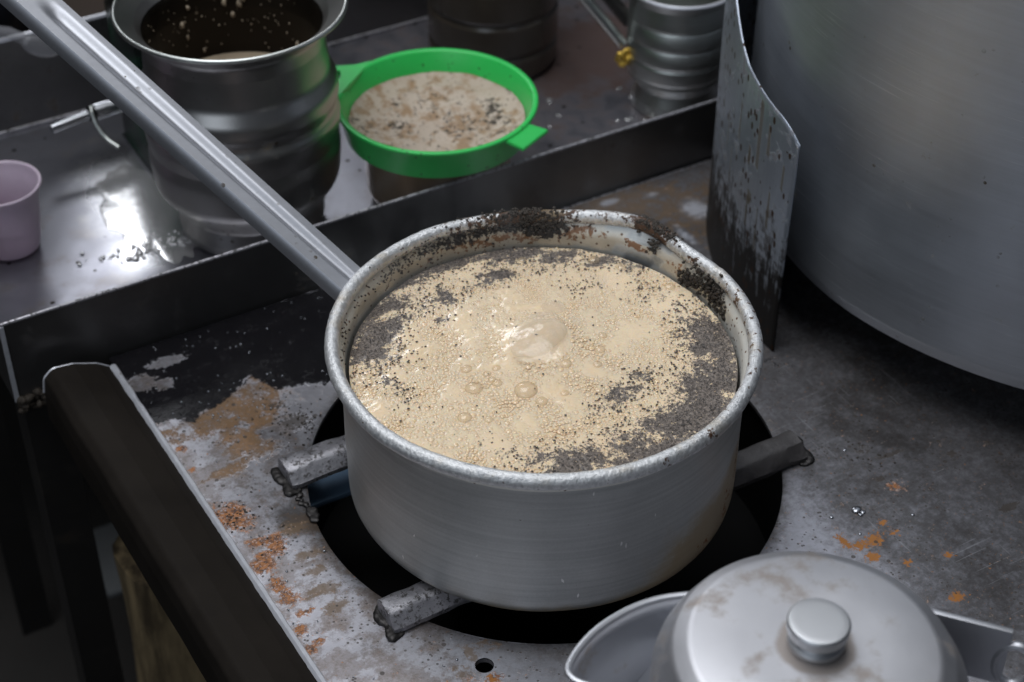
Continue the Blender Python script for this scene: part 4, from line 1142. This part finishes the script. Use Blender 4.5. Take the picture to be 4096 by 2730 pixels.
# tab at the front right
def prism(name, pts, z0, z1, mat, parent, holes=None):
    bm = bmesh.new()
    vs_ = [bm.verts.new((x, y, z1)) for x, y in pts]
    f = bm.faces.new(vs_)
    r = bmesh.ops.extrude_face_region(bm, geom=[f])
    for v in [g for g in r['geom'] if isinstance(g, bmesh.types.BMVert)]: v.co.z = z0
    bmesh.ops.recalc_face_normals(bm, faces=bm.faces)
    bmesh.ops.bevel(bm, geom=bm.edges[:], offset=.0006, segments=2, affect='EDGES')
    me = bpy.data.meshes.new(name); bm.to_mesh(me); bm.free(); me.materials.append(mat)
    me.polygons.foreach_set('use_smooth', [True] * len(me.polygons))
    return auto_smooth(link(bpy.data.objects.new(name, me), parent), 35)
ta = math.atan2(-.0720, .0330)
c_, s_ = math.cos(ta), math.sin(ta)
rot = lambda x, y: (x * c_ - y * s_, x * s_ + y * c_)
prism('hook_tab', [rot(.068, -.0135), rot(.086, -.0150), rot(.086, .0150), rot(.068, .0135)], .0215, .0245, M['green'], st)
# handle to the back left: frame with an oval hole
ha = math.radians(128)
hr = lambda x, y: (x * math.cos(ha) - y * math.sin(ha), x * math.sin(ha) + y * math.cos(ha))
outer = [(.066, -.030), (.074, -.021), (.086, -.014), (.125, -.0125), (.132, -.009), (.134, 0), (.132, .009), (.125, .0125), (.086, .014), (.074, .021), (.066, .030)]
inner = [(.080, -.008), (.120, -.007), (.124, 0), (.120, .007), (.080, .008), (.076, 0)]
pts = outer + inner
eds = [(i, (i + 1) % len(outer)) for i in range(len(outer))] + [(len(outer) + i, len(outer) + (i + 1) % len(inner)) for i in range(len(inner))]
Vd, _, Fd, _, _, _ = delaunay_2d_cdt([Vector(p) for p in pts], eds, [], 1, 1e-6)
def inpoly(p, poly):
    c = False; n = len(poly)
    for i in range(n):
        x1, y1 = poly[i]; x2, y2 = poly[(i + 1) % n]
        if (y1 > p[1]) != (y2 > p[1]) and p[0] < (x2 - x1) * (p[1] - y1) / (y2 - y1) + x1: c = not c
    return c
fd = [f for f in Fd if not inpoly((sum(Vd[i].x for i in f) / 3, sum(Vd[i].y for i in f) / 3), inner)]
hm = mesh('strainer_handle', [(*hr(v.x, v.y), .0245) for v in Vd], fd, M['green'], st, smooth=False)
md = hm.modifiers.new('thickness', 'SOLIDIFY'); md.thickness = .004; md.offset = 0
# cloth filter
nr_, nt_ = 26, 96
P, F = [], []
for i in range(nr_):
    f = i / (nr_ - 1)
    for j in range(nt_):
        a = 2 * math.pi * j / nt_
        r = .0630 * f
        z = .0085 - .004 * (1 - f ** 4) + .003 * f ** 12 + .0016 * noise.noise((r * math.cos(a) * 60, r * math.sin(a) * 60, 3)) + .0012 * math.exp(-((f - .75) / .05) ** 2) * (1 + noise.noise((math.cos(a) * 3, math.sin(a) * 3, 7)))
        P.append((r * math.cos(a), r * math.sin(a), z))
for i in range(nr_ - 1):
    for j in range(nt_):
        F.append((i * nt_ + j, (i + 1) * nt_ + j, (i + 1) * nt_ + (j + 1) % nt_, i * nt_ + (j + 1) % nt_))
mesh('filter_cloth', P, F, M['cloth'], st)
gc, gs = [], []
for cx, cy, n, s in [(.01, .0, 40, .010), (-.03, .015, 50, .012), (.02, .02, 30, .02), (-.01, -.03, 30, .012), (.0, .04, 40, .02), (-.045, -.02, 30, .01), (.03, -.02, 20, .015), (0, 0, 60, .035)]:
    for _ in range(n):
        x, y = rnd.gauss(cx, s), rnd.gauss(cy, s)
        if math.hypot(x, y) > .06: continue
        gc.append((x, y, .0058 + .004 * (math.hypot(x, y) / .063) ** 4)); gs.append(rnd.uniform(.0004, .0010))
tag(flake_mesh('strained_leaves', np.array(gc), np.array(gs), M['grain'], st), kind='stuff')
lathe('cloth_bottom', round_profile([(.060, .002), (.050, -.002, .004), (.030, -.006), (0, -.006)], n=3), simple('tan_cloth', (.42, .24, .10), .8), st, 64)

# ------------------------------------------------------------------ jar, mug, urn, cup
jar = thing('glass_jar', 'dark round jar with moulded rings standing behind the green strainer', 'jar', (.2290, .4625, .0032))
jp = [(0, 0), (.050, 0, .004), (.0530, .008, .004)]
for k in range(4):
    z = .020 + k * .030
    jp += [(.0530, z, .002), (.0512, z + .003, .0015), (.0512, z + .0045, .0015), (.0532, z + .0075, .002)]
jp += [(.052, .142, .006), (.040, .150, .004), (.040, .165)]
lathe('jar_body', round_profile(jp, n=3), M['jar'], jar, 90)
lathe('jar_cap', round_profile([(.043, .152), (.0435, .168, .002), (0, .169)], n=3), M['urn'], jar, 60)

mug = thing('metal_mug', 'ridged steel milk mug with brass patched handle by the shield', 'mug', (.3190, .3290, .0032))
mo = lathe('mug_body', round_profile([(0, 0), (.0345, 0, .002), (.0335, .010, .003), (.0300, .020, .004), (.0395, .034, .010), (.0402, .046, .003), (.0392, .048, .001), (.0402, .050, .001), (.0402, .062), (.0392, .0635, .001), (.0402, .065, .001), (.0400, .078), (.0390, .0795, .001), (.0398, .081, .001), (.0392, .096, .004), (.0410, .1035), (.0420, .104), (.0405, .105), (.0385, .096), (.039, .03), (0, .025)], n=3), M['mug'], mug, 90)
lathe('rolled_lip', [(.0415 + .0015 * math.cos(a), .1040 + .0015 * math.sin(a)) for a in np.linspace(0, 2 * math.pi, 9)], M['cut_edge'], mo, 80)
p0 = Vector((-.0390, .0170, .052))
tube('mug_handle', [p0 + Vector((-.0221, .0128, .033)) * s for s in np.linspace(0.05, 2.6, 9)], .0042, M['mug'], mug, 10)
tube('handle_brace', [p0 + Vector((.012, .012, .012)) + Vector((-.0221, .0128, .033)) * s for s in np.linspace(0.0, 2.2, 6)], .0055, M['dark_steel'], mug, 10)
L = Lumps()
for _ in range(26):
    L.add((p0.x + rnd.gauss(-.001, .0028), p0.y + rnd.gauss(-.004, .0028), p0.z - .003 + rnd.gauss(-.004, .0042)), rnd.uniform(.0025, .0048), rnd.uniform(.002, .004), rnd.uniform(.002, .004), .35)
bp = L.build('brass_patch', M['brass'], mug)
md = bp.modifiers.new('fuse', 'REMESH'); md.mode = 'VOXEL'; md.voxel_size = .0006; md.use_smooth_shade = True
m2 = bp.modifiers.new('melt', 'SMOOTH'); m2.factor = .6; m2.iterations = 8

urn = thing('tea_urn', 'dark green square urn with chrome tap standing behind the tall jug', 'urn', (-.0800, .4935, .0032))
ub = box('urn_body', (0, -.060, .0), (.12, 0.0, .24), M['urn'], urn, bevel=.003)
box('urn_base', (-.0012, -.0615, -.0002), (.121, .0015, .0030), M['chrome'], urn)
tp = thing_tap = bpy.data.objects.new('tap', None); link(tp, urn)
tube('tap_body', [(-.0005, -.013, .037), (-.0125, -.0135, .037), (-.0127, -.0135, .037), (-.0235, -.014, .037)], lambda t: .0060 if t < .55 else .0066, M['chrome'], tp, 16)
tube('tap_joint', [(-.0235, -.014, .037), (-.0285, -.0143, .037)], .0055, M['black_iron'], tp, 12)
tube('tap_nozzle', [(-.0285, -.0143, .0365), (-.040, -.0155, .036), (-.058, -.0175, .0352)], .0040, M['chrome'], tp, 12)
tube('tap_lever', [(-.0255, -.0155, .043), (-.0268, -.020, .0415), (-.0268, -.025, .034), (-.0245, -.0285, .027), (-.0215, -.034, .0225), (-.017, -.042, .0195)], .0019, M['mug'], tp, 10, up=(0, .3, 1))

cup = thing('plastic_cup', 'small lilac ribbed plastic cup on the tray at left', 'cup', (-.1990, .3960, .0032))
def cup_warp(r, z, t):
    rib = .0009 * math.cos(t * 48) if (.024 < z < .043) else 0.0
    return r + rib, z
cprof = round_profile([(0, .001), (.0195, .001, .003), (.0215, .010), (.0225, .0225), (.0232, .0228), (.0248, .044), (.0258, .0448), (.0262, .0510, .001), (.0288, .0522, .001), (.0286, .0545, .001), (.0262, .0538, .001), (.0250, .046), (.0238, .0440), (.0222, .0240), (.0210, .012), (.0190, .0025), (0, .0025)], n=3)
lathe('cup_body', densify(cprof, .004) if False else cprof, M['cup'], cup, 240, warp=cup_warp)

# ------------------------------------------------------------------ things behind the tray
bag = thing('black_bag', 'dark navy bag slumped behind the tray at the far left', 'bag', (-.175, .625, 0))
vv_, ff_ = ico2_data()
bm = bmesh.new(); bmesh.ops.create_icosphere(bm, subdivisions=4, radius=1)
for v in bm.verts:
    n_ = 1 + .12 * noise.noise(v.co * 2.2)
    v.co = Vector((v.co.x * .085 * n_, v.co.y * .055 * n_, v.co.z * .16 * n_ - .0))
for f in bm.faces: f.smooth = True
me = bpy.data.meshes.new('bag_body'); bm.to_mesh(me); bm.free(); me.materials.append(M['bag'])
o = link(bpy.data.objects.new('bag_body', me), bag); o.location = (0, 0, .12)
shelf = box('shelf_board', (-.9, .56, -.06), (1.2, 1.14, -.035), M['wall'], bevel=.003)
tag(shelf, 'dark brown shelf board behind the tray wall', 'shelf')
spn = thing('plastic_scoop', 'clear plastic scoop hanging over the back edge of the tray', 'scoop', (-.132, .543, .080))
bm = bmesh.new(); bmesh.ops.create_icosphere(bm, subdivisions=3, radius=1)
for v in bm.verts: v.co = Vector((v.co.x * .016, v.co.y * .0035, v.co.z * .0085))
for f in bm.faces: f.smooth = True
me = bpy.data.meshes.new('scoop_bowl'); bm.to_mesh(me); bm.free(); me.materials.append(M['clear'])
o = link(bpy.data.objects.new('scoop_bowl', me), spn); o.location = (.013, -.004, -.009); o.rotation_euler = (0, R(28), 0)
tube('scoop_handle', [(.004, -.002, -.003), (-.008, .002, .006), (-.025, .006, .011), (-.05, .012, .014)], .0042, M['clear'], spn, 10)

# ------------------------------------------------------------------ steam over the tea
t = NT('steam')
vol = t.n('ShaderNodeVolumePrincipled'); vol.inputs['Color'].default_value = (0.92, 0.94, 0.97, 1); vol.inputs['Anisotropy'].default_value = 0.2
sep = t.n('ShaderNodeSeparateXYZ'); t.l(t.co, sep.inputs[0])
nzv = t.noise(1.0, 4, 0.6, t.mapping((16, 16, 9)), 1.2)
fx = t.math('SUBTRACT', 1.0, t.math('POWER', t.math('ABSOLUTE', t.math('DIVIDE', sep.outputs[0], .095)), 2.0), True)
fy = t.math('SUBTRACT', 1.0, t.math('POWER', t.math('ABSOLUTE', t.math('DIVIDE', sep.outputs[1], .095)), 2.0), True)
fz = t.math('MULTIPLY', t.thr(sep.outputs[2], 0.0, 0.02), t.math('SUBTRACT', 1.0, t.thr(sep.outputs[2], 0.03, 0.125)))
dens = t.math('MULTIPLY', t.math('MULTIPLY', fx, fy), t.math('MULTIPLY', fz, t.thr(nzv, 0.46, 0.72)))
t.l(t.math('MULTIPLY', dens, 5.0), vol.inputs['Density'])
t.t.nodes.remove(t.b); t.l(vol.outputs[0], t.t.nodes['Material Output'].inputs['Volume'])
sb = box('steam', (-.1, -.1, 0), (.1, .1, .13), t.m)
sb.location = (-.02, .035, .1255)
tag(sb, 'thin wisps of steam drifting over the back of the boiling tea', 'steam', kind='stuff')
scene.cycles.volume_step_rate = 2.0
